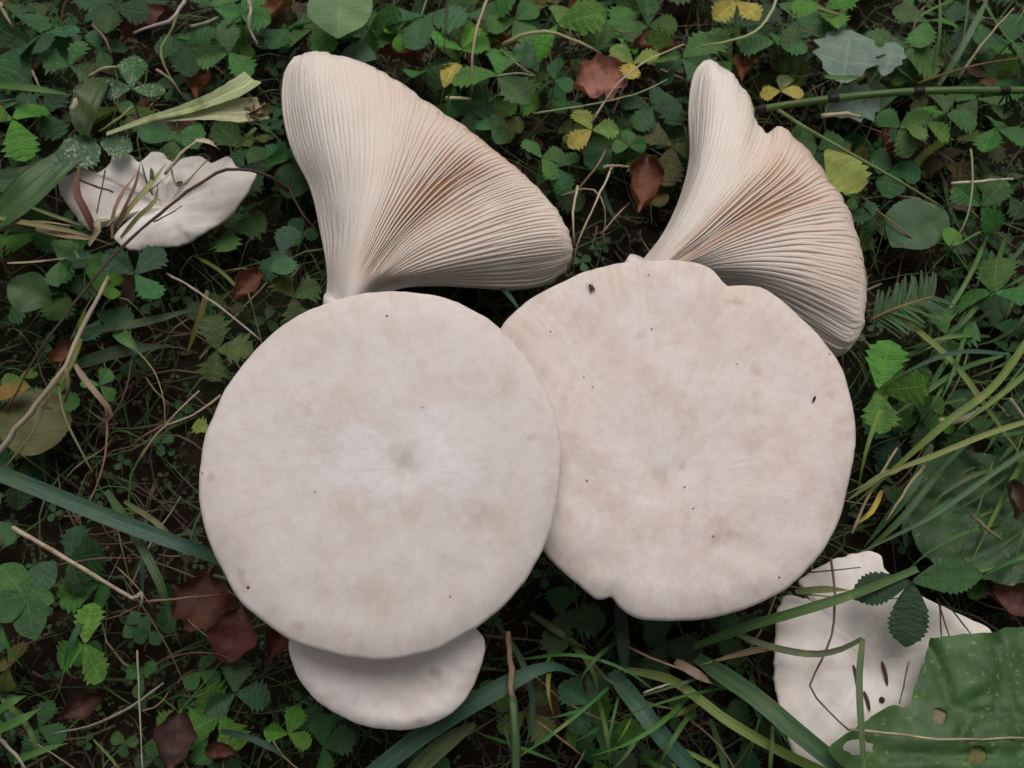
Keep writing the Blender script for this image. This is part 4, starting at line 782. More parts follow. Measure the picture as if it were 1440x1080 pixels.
# grass tuft over the ragged mushroom
for k, (pts, wd, c) in enumerate([
  ([(160, 330, .05), (172, 300, .062), (190, 262, .066), (198, 225, .06)], 5, (0.16, 0.08, 0.06)), ([(165, 320, .055), (185, 290, .064), (210, 262, .066), (235, 228, .06)], 9, (0.30, 0.30, 0.14)),
  ([(158, 335, .05), (160, 300, .06), (175, 268, .064), (196, 240, .06)], 6, (0.34, 0.24, 0.17)), ([(135, 330, .05), (122, 300, .06), (108, 270, .062), (112, 230, .055)], 11, (0.15, 0.07, 0.05)),
  ([(170, 335, .05), (200, 300, .06), (218, 285, .062), (222, 260, .058)], 8, (0.20, 0.22, 0.08)), ([(215, 275, .06), (206, 255, .064), (198, 225, .062)], 3, (0.06, 0.09, 0.05)),
  ([(212, 262, .062), (214, 248, .066), (212, 235, .062)], 6, (0.06, 0.09, 0.05)), ([(150, 318, .055), (170, 300, .06), (215, 265, .06), (245, 240, .055)], 3, (0.45, 0.38, 0.26)),
  ([(125, 345, .045), (140, 320, .055), (135, 312, .055), (160, 308, .05)], 10, (0.42, 0.36, 0.24))]):
    blade(pts, wd, c, mat='straw' if k in (0, 2, 3, 8) else 'grass_spot', name='withered_grass_blade' if k in (0, 2, 3, 8) else 'grass_blade', kind='blade lying over the ragged mushroom, one', adj='', label=['thin purple brown blade standing over the middle of the ragged white mushroom', 'yellow green blade over the middle of the ragged white mushroom', 'tan blade left of the middle of the ragged white mushroom', 'maroon blade over the left end of the ragged white mushroom', 'short green blade in the fold of the ragged white mushroom', 'hair thin green blade pointing up on the ragged white mushroom', 'tiny green blade tip on the ragged white mushroom', 'thin straw blade slanting over the ragged white mushroom', 'bent straw blade below the left end of the ragged white mushroom'][k])
stalk([(110, 252, .056), (135, 262, .06), (160, 271, .056)], 6, (0.10, 0.04, 0.035), mat='twig', label='dark red needle on the left end of the ragged white mushroom', taper=(0.6, 0.5)); stalk([(148, 240, .055), (142, 270, .06), (136, 300, .055)], 3, (0.14, 0.06, 0.05), label='thin red stem across the left end of the ragged white mushroom')
stalk([(240, 232, .055), (246, 258, .062), (256, 263, .062), (272, 245, .06), (293, 224, .05)], 3, (0.24, 0.26, 0.14), label='thin looped green stem on the ragged white mushroom'); stalk([(232, 245, .06), (255, 215, .066), (275, 200, .064)], 5, PALE, label='pale straw rising from the top of the ragged white mushroom'); blade([(275, 197, .064), (295, 200, .066), (310, 212, .055)], 7, PALE, mat='straw', name='withered_grass_blade', label='bent pale straw tip over leaf above the ragged white mushroom')
for k, pts in enumerate([[(-10, 305, .04), (60, 318, .05), (110, 328, .05), (160, 345, .04)], [(50, 322, .045), (100, 332, .05), (140, 338, .045)], [(-10, 325, .035), (50, 312, .045), (105, 318, .045)], [(10, 370, .04), (50, 368, .045), (98, 362, .04)], [(40, 290, .05), (80, 305, .055), (140, 325, .05)], [(102, 345, .04), (112, 365, .045), (125, 380, .04)]]):
    blade(pts, (8, 10, 4, 3, 5, 4)[k], ((0.22, 0.20, 0.09), (0.34, 0.26, 0.17), TAN, TAN, (0.10, 0.13, 0.05), GG)[k], mat='straw' if k in (1, 2, 3) else 'grass_spot', name='withered_grass_blade' if k in (1, 2, 3) else 'grass_blade', adj='tan' if k in (1, 2, 3) else 'olive', kind='blade')
# other upper left stems
stalk([(262, -5, .05), (245, 25, .06), (222, 35, .06), (188, 46, .055)], 6, (0.42, 0.37, 0.36), label='pale grey bent stick across the maroon dead leaf')
stalk([(250, 20, .05), (240, 45, .055), (226, 68, .055), (232, 95, .055), (250, 125, .045)], 4.5, (0.20, 0.26, 0.10), label='greenish stem winding right of the mildewed strawberry leaf'); stalk([(220, 98, .05), (240, 112, .055), (258, 135, .045)], 4.5, (0.36, 0.27, 0.17))
stalk([(268, 38, .05), (290, 32, .055), (306, 25, .05)], 5, (0.34, 0.38, 0.22)); stalk([(125, 108, .05), (145, 96, .056), (168, 94, .05)], 5, (0.46, 0.36, 0.24), label='short tan straw left of the mildewed strawberry leaf'); stalk([(130, 35, .045), (148, 55, .05), (157, 78, .045)], 4, TAN2); stalk([(0, 5, .045), (8, 22, .05), (18, 40, .045)], 6, TAN)
stalk([(350, -5, .05), (352, 20, .056), (350, 40, .05), (362, 62, .045)], 6, (0.46, 0.42, 0.34), label='pale dry stem at the top edge left of the left gilled mushroom'); stalk([(187, 150, .05), (165, 168, .055), (140, 185, .05)], 4.5, (0.24, 0.27, 0.10)); stalk([(45, 100, .04), (55, 120, .045)], 4, TAN)
blade([(-10, 120, .045), (40, 124, .052), (102, 134, .045)], 12, GG, label='green blade at the left edge above the plantain leaf'); stalk([(105, 128, .055), (106, 145, .058), (102, 155, .055)], 9, (0.62, 0.60, 0.54), label='small white scrap of dry leaf above the ragged white mushroom', name='leaf_scrap', taper=(0.4, 1.2)); stalk([(100, 157, .05), (95, 172, .045)], 3, (0.35, 0.16, 0.12)); blade([(360, 180, .045), (342, 198, .05), (326, 215, .045)], 7, (0.20, 0.25, 0.08))
stalk([(405, 262, .03), (425, 300, .03), (450, 330, .024)], 4, TW, mat='twig', name='dark_twig', label='dark twig left of the left gilled mushroom stem')
# plantain leaves
def strap_leaf(pts, width, col, label, name='plantain_leaf', mat='grass', fold=0.22, prof=None, cat='leaf', nrib=4):
    w3 = [P(*p) for p in pts]; mid = pts[len(pts)//2]; s = scale_at(mid[0], mid[1], mid[2]); path = crv([tuple(q) for q in w3], 22); tg = np.gradient(path, axis=0); tg /= np.linalg.norm(tg, axis=1)[:, None]
    V, F, U = [], [], []; k = 13
    for i in range(22):
        t = i/21; a = np.cross(tg[i], (0, 0, 1)); a /= np.linalg.norm(a); b = np.cross(a, tg[i]); ww = width*s*0.5*(prof(t) if prof else math.sin(math.pi*(0.06+0.92*t))**0.8)
        for j in range(k):
            x = j/(k-1)*2-1; V.append(path[i]+a*x*ww*(1+0.03*math.sin(i*1.1))+b*(fold*abs(x)*ww+0.05*ww*math.cos(x*math.pi*nrib)+0.06*ww*math.sin(i*0.9+x*2))); U.append((i/4, (x+1)/2))
    for i in range(21):
        for j in range(k-1): F.append((i*k+j, i*k+j+1, i*k+j+1+k, i*k+j+k))
    o0 = Vector(path[0]); o = link(name, mesh(name, to_local(V, o0), F, U, mats=[M[mat]]), None, col, loc=o0); tag(o, label, cat, None); return o
strap_leaf([(-40, 335, .03), (20, 290, .045), (70, 245, .048), (135, 195, .042)], 54, (0.055, 0.12, 0.042), 'long green plantain leaf at left reaching up to the withered pale leaf')
strap_leaf([(120, 190, .05), (118, 165, .055), (130, 130, .058), (150, 108, .05)], 44, (0.055, 0.09, 0.03), 'upright olive plantain leaf under the mildewed strawberry leaf')
strap_leaf([(-30, 255, .03), (15, 255, .04), (60, 235, .04)], 40, (0.045, 0.10, 0.04), 'short dark plantain leaf at the left edge')
# withered pale leaf: a folded strap that fans out into two torn lobes
wl = empty('withered_leaf', P(145, 188, .05)); tag(wl, 'withered pale green leaf fanning out to torn ends, left of left gilled mushroom', 'leaf')
for nm, pts, wd, c in (('lobe', [(150, 188, .055), (200, 170, .060), (270, 152, .066), (330, 128, .072), (356, 112, .07)], 34, (0.42, 0.47, 0.25)), ('lobe', [(150, 189, .053), (210, 170, .058), (280, 160, .064), (340, 158, .066), (368, 156, .062)], 44, (0.45, 0.46, 0.27))):
    o = strap_leaf(pts, wd, c, '', nm, 'straw' if False else 'grass', prof=lambda t: 0.14+0.86*max(0, (t-0.12)/0.88)**1.1*(1+0.05*math.sin(t*60)), fold=0.35, nrib=5)
    for kk in ('label', 'category'):
        if kk in o: del o[kk]
    m_ = o.location.copy(); o.parent = wl; o.location = m_-wl.location
for a in ((345, 140), (368, 146), (372, 162), (362, 172), (350, 175)):
    v, f, u = ribbon(crv([tuple(P(352, 158, .064)), tuple(P((a[0]+352)/2+4, (a[1]+158)/2, .068)), tuple(P(a[0]+6, a[1], .06))], 8), 0.006, fold=0.6, twist=1.0); link('dry_edge', mesh('dry_edge', to_local(v, wl.location), f, u, mats=[M['straw']]), wl, (0.36, 0.27, 0.19))

# ------------------------------------------------------------------ dead leaves
def dead_mesh(seed, W=0.42, curl=0.35, pts=1.0, lob=0.0):
    rng = random.Random(seed); V, U, F = [], [], []; rows, k = 17, 11
    for j in range(rows):
        u = j/(rows-1); w0 = W*(math.sin(math.pi*(0.03+0.95*u)))**0.7*(1+0.10*math.sin(u*13+seed)+lob*math.sin(u*19+seed))
        for i in range(k):
            f_ = i/(k-1)*2-1; x = f_*w0; y = u+0.12*abs(f_)*(1-u)
            x += 0.035*mnoise.noise(Vector((f_*2, u*9, seed+3)))*abs(f_); y += 0.05*mnoise.noise(Vector((f_*3, u*7, seed+8)))*abs(f_)
            z = curl*(abs(f_)**1.7)*W*0.9+0.10*mnoise.noise(Vector((x*4+seed, y*4, seed)))+0.045*mnoise.noise(Vector((x*9, y*9, seed)))-0.18*(u-0.5)**2*curl*2; x *= (1-0.45*curl*abs(f_)**2)
            V.append((x, y, z)); U.append((u*6, (f_+1)/2))
    for j in range(rows-1):
        for i in range(k-1): F.append((j*k+i, j*k+i+1, (j+1)*k+i+1, (j+1)*k+i))
    return mesh('dead_leaf', V, F, U, mats=[M['dead']])
DEAD = [dead_mesh(1, curl=0.5), dead_mesh(2, curl=0.8), dead_mesh(3, curl=1.0, W=0.36), dead_mesh(4, curl=0.4, W=0.48, lob=0.2), dead_mesh(5, curl=-0.4)]
def dead(px, py, size, rot, col, z, v, label=None, tilt=None, wx=1.0):
    s = size*scale_at(px, py, z); tl = tilt or (random.uniform(-20, 20), random.uniform(-20, 20))
    q = Quaternion((1, 0, 0), R(tl[0]))@Quaternion((0, 1, 0), R(tl[1]))@Quaternion((0, 0, 1), -R(rot)); c = P(px, py, z)-q@Vector((0, s*0.5, 0))
    o = link('dead_leaf', DEAD[v], None, col, loc=c, rot=q, scale=(s*wx, s, s)); book(o, 'brown' if col[0] < 0.2 else 'orange brown', 'dead leaf', 'dead leaf', 'dead leaves', (px, py), label); return o
RB = (0.20, 0.075, 0.045); RS = (0.36, 0.15, 0.11); DR = (0.11, 0.032, 0.03); OB = (0.26, 0.10, 0.045)
dead(205, 36, 84, 60, DR, .030, 0, 'maroon dead leaf at the top left above the mildewed strawberry leaf', wx=1.1); dead(280, 122, 62, 0, OB, .022, 1, 'orange brown curled dead leaf behind the withered pale leaf')
dead(380, 18, 70, 60, OB, .024, 1, 'orange brown dead leaf at the top edge left of the left gilled mushroom'); dead(842, 116, 88, 75, RS, .044, 3, 'rose red dead leaf at top centre between the gilled mushrooms', tilt=(3, 0), wx=1.0)
dead(918, 66, 66, 100, (0.26, 0.085, 0.07), .030, 0, 'dull red dead leaf right of the rose red one'); dead(818, 18, 50, 120, (0.34, 0.14, 0.09), .045, 1, 'small reddish dead leaf at the top edge'); dead(905, 255, 92, 190, (0.20, 0.075, 0.045), .040, 2, 'curled brown dead leaf left of the right gilled mushroom', tilt=(0, 5), wx=1.25)
dead(1048, 96, 52, 20, OB, .024, 1, 'brown dead leaf just right of the tip of the right gilled mushroom'); dead(345, 400, 58, 40, RB, .028, 1, 'crumpled red brown dead leaf left of the left gilled mushroom stem'); dead(330, 890, 82, 190, (0.125, 0.036, 0.034), .016, 0, 'dark red dead leaf below the left side of the left round cap', wx=1.25, tilt=(6, 4))
dead(285, 850, 110, 120, (0.12, 0.045, 0.03), .004, 3, 'brown dead leaf lying under the dark red one', wx=0.9); dead(388, 905, 66, 20, (0.15, 0.045, 0.035), .010, 1, 'red brown dead leaf at the left end of the small lower cap'); dead(245, 1045, 86, 0, (0.06, 0.03, 0.03), .008, 0, 'dim purplish dead leaf at the bottom left'); dead(112, 995, 62, 60, (0.08, 0.035, 0.025), .0, 1)
dead(560, 78, 66, 80, (0.20, 0.065, 0.04), .018, 1, 'red brown dead leaf behind the upper rim of the left gilled mushroom'); dead(700, 60, 54, 100, TAN2, .015, 2); dead(1250, 200, 60, 30, OB, .016, 1); dead(1260, 215, 44, 130, OB, .018, 2); dead(310, 1060, 56, 100, (0.14, 0.055, 0.035), .014, 2); dead(95, 500, 56, 70, (0.17, 0.07, 0.04), .014, 1)
dead(1430, 850, 86, 120, (0.13, 0.055, 0.045), .024, 1, 'dark brown dead leaf at the right edge above the big speckled leaf'); dead(640, 60, 60, 150, TAN2, .012, 2); dead(500, 30, 60, 30, (0.2, 0.08, 0.05), .015, 2); dead(1425, 705, 58, 0, (0.10, 0.06, 0.04), .036, 2, 'dark shrivelled dead leaf at the right edge over the broad dark leaf')

# ------------------------------------------------------------------ big broad leaves, traced and laid in place with holes and ripples
def broad_leaf(outline, holes, zf, col, label, veins, jag=3.0, step=8, mat='leaf_big', name='broad_leaf', nv_=0):
    rng = random.Random(len(outline)); ol = crv([*outline, outline[0]], 170)[:-1]
    ol = [(p[0]+jag*mnoise.noise(Vector((i*0.35, 3, 0)))+jag*0.6*mnoise.noise(Vector((i*1.1, 8, 0))), p[1]+jag*mnoise.noise(Vector((i*0.35, 0, 5)))) for i, p in enumerate(ol)]
    verts = [Vector(p) for p in ol]; n0 = len(verts); edges = [(i, (i+1) % n0) for i in range(n0)]
    hl = []
    for (hx, hy, rx, ry) in holes:
        h0 = len(verts); poly = []
        for a in range(16):
            an = a/16*2*math.pi; rr = 1+0.45*mnoise.noise(Vector((math.cos(an)*2, math.sin(an)*2, hx)))
            poly.append(Vector((hx+rx*rr*math.cos(an), hy+ry*rr*math.sin(an))))
        verts += poly; edges += [(h0+i, h0+(i+1) % 16) for i in range(16)]; hl.append(poly)
    def inside(p, poly):
        r = False; j = len(poly)-1
        for i in range(len(poly)):
            a, b = poly[i], poly[j]
            if (a[1] > p[1]) != (b[1] > p[1]) and p[0] < (b[0]-a[0])*(p[1]-a[1])/(b[1]-a[1])+a[0]: r = not r
            j = i
        return r
    xs = [p[0] for p in ol]; ys = [p[1] for p in ol]; y = min(ys)
    while y < max(ys):
        x = min(xs)
        while x < max(xs):
            q = (x+rng.uniform(-2.5, 2.5), y+rng.uniform(-2.5, 2.5))
            if inside(q, ol) and not any(inside(q, h) for h in hl): verts.append(Vector(q))
            x += step
        y += step
    vo, eo, fo, *_ = delaunay_2d_cdt(verts, edges, [], 0, 0.01)
    F = []
    for f in fo:
        c = sum((vo[i] for i in f), Vector((0, 0)))/len(f)
        if inside(c, ol) and not any(inside(c, h) for h in hl): F.append(tuple(f))
    def segd(p, a, b):
        a, b = Vector(a), Vector(b); d = b-a; t = max(0, min(1, (Vector(p)-a).dot(d)/d.length_squared)); return (Vector(p)-a-d*t).length
    V, U = [], []
    for p in vo:
        dv = min(segd(p, a, b) for a, b in veins)
        z = zf(p[0], p[1])+0.0050*mnoise.noise(Vector((p[0]*0.012, p[1]*0.012, 1)))+0.0012*mnoise.noise(Vector((p[0]*0.04, p[1]*0.04, 4)))-0.0032*math.exp(-(dv/7)**2)+0.0008*math.exp(-((dv-16)/10)**2)
        V.append(P(p[0], p[1], z)); U.append((p[0]/60, p[1]/60))
    o0 = P(outline[0][0], outline[0][1], 0); root = empty(name, o0); tag(root, label, 'leaf')
    s = scale_at(outline[0][0], outline[0][1], .05)
    me = mesh('blade', [(Vector(q)-o0)/0.05 for q in V], F, U, mats=[M[mat]]); link('blade', me, root, col, scale=0.05)
    for (hx, hy, rx, ry), cc in zip(holes[1:], ((0.24, 0.21, 0.13), (0.16, 0.17, 0.05))):          # dried skin left in the holes
        hv = [P(hx, hy, zf(hx, hy)-0.0012)]+[P(hx+(rx+2.5)*math.cos(a*.393), hy+(ry+2.5)*math.sin(a*.393), zf(hx, hy)-0.0016+0.0006*math.sin(a*2.1)) for a in range(16)]
        link('dry_patch', mesh('dry_patch', to_local(hv, o0), [(0, 1+a, 1+(a+1) % 16) for a in range(16)], [(0, 0)]*17, mats=[M['straw']]), root, cc)
    for a, b in veins[:nv_]:
        pp = [P(a[0]+(b[0]-a[0])*t, a[1]+(b[1]-a[1])*t, zf(a[0]+(b[0]-a[0])*t, a[1]+(b[1]-a[1])*t)-0.0010) for t in np.linspace(0, 1, 10)]
        v, f, u = tube([tuple(q) for q in pp], np.linspace(0.0007, 0.0003, 10), 6); link('vein', mesh('vein', to_local(v, o0), f, u, mats=[M['grass']]), root, tuple(c*1.15 for c in col))
    return root
broad_leaf([(1308, 897), (1345, 893), (1390, 889), (1450, 880), (1540, 890), (1600, 1000), (1560, 1120), (1440, 1160), (1300, 1130), (1200, 1085), (1168, 1062), (1172, 1045), (1215, 1015), (1240, 999), (1258, 991), (1276, 993), (1290, 955), (1300, 925)],
           [(1206, 1051, 21, 11), (1322, 1007, 10, 12), (1375, 1062, 13, 14)], lambda x, y: 0.060+0.000010*(y-950)-0.00001*abs(x-1400), (0.058, 0.128, 0.040), 'big speckled green leaf with holes at the lower right corner',
           [((1440, 1010), (1338, 996)), ((1338, 996), (1318, 930)), ((1338, 996), (1385, 978)), ((1440, 1060), (1250, 1060)), ((1440, 1060), (1400, 900)), ((1440, 1060), (1500, 930)), ((1318, 930), (1306, 905)), ((1400, 1005), (1410, 960)), ((1370, 1000), (1350, 1040))], nv_=0)
broad_leaf([(1300, 648), (1340, 632), (1400, 640), (1470, 650), (1510, 720), (1490, 810), (1440, 838), (1390, 815), (1330, 800), (1290, 770), (1278, 710)],
           [], lambda x, y: 0.022, (0.050, 0.110, 0.042), 'broad dark green leaf low at the right edge, above the torn white mushroom', [((1470, 740), (1300, 700)), ((1470, 740), (1340, 640)), ((1470, 740), (1340, 795)), ((1470, 740), (1400, 830))], jag=4)
stalk([(1195, 1026, .066), (1260, 1032, .066), (1330, 1040, .066), (1460, 1037, .062)], 4, (0.50, 0.42, 0.28), label='long pale straw lying across the big speckled leaf')

# ------------------------------------------------------------------ fir twig
fr_ = [P(1225, 450, .035), P(1265, 432, .045), P(1312, 417, .042)]; fpath = crv([tuple(p) for p in fr_], 26); froot = empty('fir_twig', fr_[0]); tag(froot, 'green fir twig with flat needles right of the right gilled mushroom', 'twig')
v, f, u = tube(fpath, np.linspace(0.0012, 0.0007, 26), 6); link('stem', mesh('stem', to_local(v, fr_[0]), f, u, mats=[M['twig']]), froot, (0.24, 0.15, 0.07))
nv, nf, nu = ribbon(crv([(0, 0, 0), (0, 0.5, 0.06), (0, 1, 0.0)], 5), 0.11, fold=0.2, taper=(0.7, 0.5)); NEED = mesh('needle', nv, nf, nu, mats=[M['grass']])
for i in range(1, 26):
    for s in (-1, 1):
        tg = Vector(fpath[min(i+1, 25)]-fpath[i-1]); a = math.atan2(tg.y, tg.x)-math.pi/2
        link('needle', NEED, froot, (0.055, 0.12+random.uniform(-.02, .03), 0.045), loc=Vector(fpath[i])-fr_[0], rot=(random.uniform(-.2, .35), 0, a+s*random.uniform(0.85, 1.15)), scale=random.uniform(.017, .021)*(1-0.25*i/26))

# ------------------------------------------------------------------ small things on the caps
def on_cap(capinfo, px, py, lift): return capinfo[5](px, py, lift)
def crumb(p, r, name, label, seed, stretch=(1, 1, 0.6), mat='dark', cat='speck'):
    bm = bmesh.new(); bmesh.ops.create_icosphere(bm, subdivisions=2, radius=1)
    for q in bm.verts: q.co = Vector((q.co.x*stretch[0], q.co.y*stretch[1], q.co.z*stretch[2]))*r*(1+0.45*mnoise.noise(q.co*1.7+Vector((seed, 0, 0))))
    me = bpy.data.meshes.new(name); bm.to_mesh(me); bm.free(); me.materials.append(M[mat]); o = link(name, me, loc=p, rot=(0, 0, seed)); tag(o, label, cat, 'specks of dirt on the caps'); return o
for k, (ci, px, py, r, lb) in enumerate([(CAPL, 349, 826, .0010, 'dark soil crumb near the lower left edge of the left round cap'), (CAPL, 544, 444, .0007, 'dark speck near the top edge of the left round cap'), (CAPL, 633, 839, .0006, 'dark speck at the lower right of the left round cap'), (CAPL, 594, 573, .0005, 'tiny dark speck above the middle of the left round cap'), (CAPL, 443, 692, .0005, 'tiny dark speck left of the middle of the left round cap'),
    (CAPR, 963, 685, .0007, 'dark speck near the middle of the right round cap'), (CAPR, 774, 466, .0006, 'dark speck at the upper left of the right round cap'), (CAPR, 834, 544, .0006, 'dark speck left of the middle of the right round cap'), (CAPR, 975, 715, .0006, 'dark speck just below the middle of the right round cap'), (CAPR, 1096, 812, .0007, 'dark speck at the lower right edge of the right round cap')]):
    crumb(on_cap(ci, px, py, 0.0002), r*0.62, 'dirt_speck', lb, k+1)
crumb(on_cap(CAPR, 1145, 561, .0008), .0011, 'dirt_speck', 'dark elongated scrap near the right edge of the right round cap', 31, (0.6, 1.6, 0.5)); crumb(on_cap(CAPTORN, 1240, 984, .0006), .0015, 'dirt_speck', 'black crumb low on the torn white mushroom', 33); crumb(on_cap(CAPRAG, 253, 258, .0006), .0019, 'dirt_speck', 'brown scrap on the ragged white mushroom', 35, (1.4, .8, .5))
for k, (a, b, lb) in enumerate([((1200, 935), (1207, 972), 'left of two russet needles on the torn white mushroom'), ((1240, 930), (1248, 964), 'right of two russet needles on the torn white mushroom'), ((1215, 972), (1223, 1000), 'short russet needle below the two others on the torn white mushroom')]):
    v, f, u = tube(crv([tuple(on_cap(CAPTORN, *a, .0008)), tuple(on_cap(CAPTORN, (a[0]+b[0])/2+1, (a[1]+b[1])/2, .0010)), tuple(on_cap(CAPTORN, *b, .0008))], 8), np.array([.4, .8, 1, 1, 1, .9, .7, .3])*0.0010, 6); o0 = on_cap(CAPTORN, *a, .0008); tag(link('conifer_needle', mesh('conifer_needle', to_local(v, o0), f, u, mats=[M['needle_red']]), loc=o0), lb, 'needle', 'needles on the torn mushroom')
ins = empty('insect', on_cap(CAPR, 831, 404, .0010)); tag(ins, 'small dark winged insect near the top of the right round cap', 'insect')
def blob(parts, name, par):
    bm = bmesh.new()
    bmesh.ops.create_uvsphere(bm, u_segments=12, v_segments=8, radius=1)
    for q in bm.verts:
        t = q.co.y; wd = 0.0007*(1-0.35*t*t)*(1.25 if t > 0.4 else 1)*(0.75 if 0.2 < t < 0.45 else 1); q.co = Vector((q.co.x*wd, t*0.0021, q.co.z*wd))
    me = bpy.data.meshes.new(name); bm.to_mesh(me); bm.free(); me.materials.append(M['dark']); return link(name, me, par)
blob(None, 'body', ins); ins.rotation_euler = (0, 0, 0.35)
for s in (-1, 1):
    v, f, u = ribbon(crv([(0, 0.0006, .0007), (s*.0006, -.0012, .0009), (s*.0009, -.0028, .0006)], 6), .0012, taper=(.4, .6)); link('wing', mesh('wing', v, f, u, mats=[M['dark']]), ins)
    for y in (.0011, .0003, -.0005):
        v, f, u = tube(crv([(0, y, 0), (s*.0011, y*1.5, .0004), (s*.0018, y*2.1, -.0009)], 6), .00010, 4); link('leg', mesh('leg', v, f, u, mats=[M['dark']]), ins)

# ------------------------------------------------------------------ scattered undergrowth around the hand placed plants
POLY = list(OUT.values())
def inpoly(x, y, poly):
    r = False; j = len(poly)-1
    for i in range(len(poly)):
        a, b = poly[i], poly[j]
        if (a[1] > y) != (b[1] > y) and x < (b[0]-a[0])*(y-a[1])/(b[1]-a[1])+a[0]: r = not r
        j = i
    return r
def covered(x, y, m=0):
    for p in POLY:
        if inpoly(x, y, p): return True
        if m:
            for k in range(8):
                if inpoly(x+m*math.cos(k*.785), y+m*math.sin(k*.785), p): return True
    return False
def dens(x, y):
    """how leafy the photograph is around here"""
    if y < 330: return 1.0 if not (780 < x < 900 and y > 230) else 0.25
    if x > 1190: return 1.0 if y < 700 else 0.45
    if x < 300: return 0.8 if y < 480 else (0.28 if y < 900 else 0.3)
    return 0.3
rg = random.Random(5)
cnt = 0; tries = 0
while cnt < 225 and tries < 6000:
    tries += 1; x = rg.uniform(-60, 1500); y = rg.uniform(-60, 1120)
    if covered(x, y, 14) or rg.random() > dens(x, y) or (x > 1180 and y > 870): continue
    c = rg.choice((MD, DK, DK, BL, MD, OL, BR, MD, DK, (0.12, 0.14, 0.03), (0.10, 0.055, 0.03))); k = rg.uniform(0.75, 1.05); c = tuple(v*k for v in c)
    typ = rg.choices(['straw', 'clover', 'lobed'], [6, 2, 2])[0]; sz = rg.uniform(24, 62) if typ != 'clover' else rg.uniform(20, 32)
    trifol(x, y, sz, rg.uniform(0, 360), c, rg.uniform(.006, .028)+0.7*gz(*P(x, y, 0).xy), typ, rng=rg); cnt += 1
cnt = 0
while cnt < 75:
    x = rg.uniform(-40, 1480); y = rg.uniform(-40, 1120)
    if covered(x, y, 10): continue
    a = rg.uniform(0, math.pi); L = rg.uniform(60, 190); z = rg.uniform(.008, .03); dx, dy = math.cos(a)*L/2, math.sin(a)*L/2; b = rg.uniform(-.3, .3)
    if covered(x+dx, y+dy, 4) or covered(x-dx, y-dy, 4): continue
    pts = [(x-dx, y-dy, z*0.4), (x-dx*.3+dy*b, y-dy*.3-dx*b, z), (x+dx*.4+dy*b, y+dy*.4-dx*b, z), (x+dx, y+dy, z*0.6)]
    if cnt % 5 < 3: stalk(pts, rg.uniform(1.8, 4.2), tuple(v*rg.uniform(.55, 1.0) for v in rg.choice((TAN, TAN2, TAN2, (0.3, 0.14, 0.09)))), adj=rg.choice(['dry tan']), kind='thin stalk')
    else: blade(pts, rg.uniform(4, 11), tuple(v*rg.uniform(.6, 1.0) for v in rg.choice((GG, BG, DK, YGG))), kind='thin grass blade')
    cnt += 1
for k in range(95):
    if k < 55: x, y, a = rg.uniform(1205, 1470), rg.uniform(330, 830), rg.uniform(1.9, 3.0)
    elif k < 85: x, y, a = rg.uniform(700, 1120), rg.uniform(900, 1100), rg.uniform(0.2, 2.9)
    else: x, y, a = rg.uniform(1100, 1460), rg.uniform(0, 110), rg.uniform(0.5, 2.6)
    L = rg.uniform(70, 230); dx, dy = math.cos(a)*L/2, math.sin(a)*L/2; b = rg.uniform(-.25, .25); z = rg.uniform(.018, .044)
    if covered(x, y, 6) or covered(x+dx, y+dy, 3) or covered(x-dx, y-dy, 3): continue
    gc = tuple(v*rg.uniform(.7, 1.15) for v in rg.choice((GG, GG, DK, YGG, MD, (0.10, 0.19, 0.07))))
    blade([(x-dx, y-dy, z*0.3), (x-dx*.35+dy*b, y-dy*.35-dx*b, z), (x+dx*.35+dy*b, y+dy*.35-dx*b, z*1.05), (x+dx, y+dy, z*rg.uniform(.5, .9))], rg.uniform(2.5, 8), gc, adj=tone_word(gc), kind='fine grass blade', mat=rg.choice(('grass', 'grass', 'grass_spot')))
write_labels()

def stuff(name, label, V, F, C, cat):
    me = bpy.data.meshes.new(name); me.from_pydata(V, [], F); at = me.color_attributes.new('tint', 'FLOAT_COLOR', 'POINT'); at.data.foreach_set('color', np.hstack([np.array(C, dtype=np.float32), np.ones((len(C), 1), np.float32)]).ravel())
    me.materials.append(M['stuff']); me.polygons.foreach_set('use_smooth', np.ones(len(me.polygons), dtype=bool)); o = link(name, me); o['kind'] = 'stuff'; o['label'] = label; o['category'] = cat; return o
def scatter_leaves(n, zr, size, cols, rad, spr):
    V, F, C = [], [], []
    for _ in range(n):
        x = rg.uniform(-rad[0], rad[0]); y = rg.uniform(-rad[1], rad[1])+0.05; z = rg.uniform(*zr)+gz(x, y)+0.004; s = rg.uniform(*size); a0 = rg.uniform(0, 6.28); c = rg.choice(cols); k = rg.uniform(.6, 1.2); c = (c[0]*k, c[1]*k, c[2]*k)
        for t in range(spr):
            a = a0+t*2.1; tl = rg.uniform(-.4, .5); d = Vector((math.cos(a), math.sin(a), tl)); p = Vector((-math.sin(a), math.cos(a), rg.uniform(-.3, .3))); b = len(V); o = Vector((x, y, z))
            V += [tuple(o), tuple(o+d*s*.35+p*s*.28), tuple(o+d*s*.75+p*s*.36), tuple(o+d*s), tuple(o+d*s*.75-p*s*.36), tuple(o+d*s*.35-p*s*.28), tuple(o+d*s*.55+Vector((0, 0, -s*.08)))]
            F += [(b, b+6, b+1), (b+1, b+6, b+2), (b+2, b+6, b+3), (b+3, b+6, b+4), (b+4, b+6, b+5), (b+5, b+6, b)]; C += [c]*7
    return V, F, C
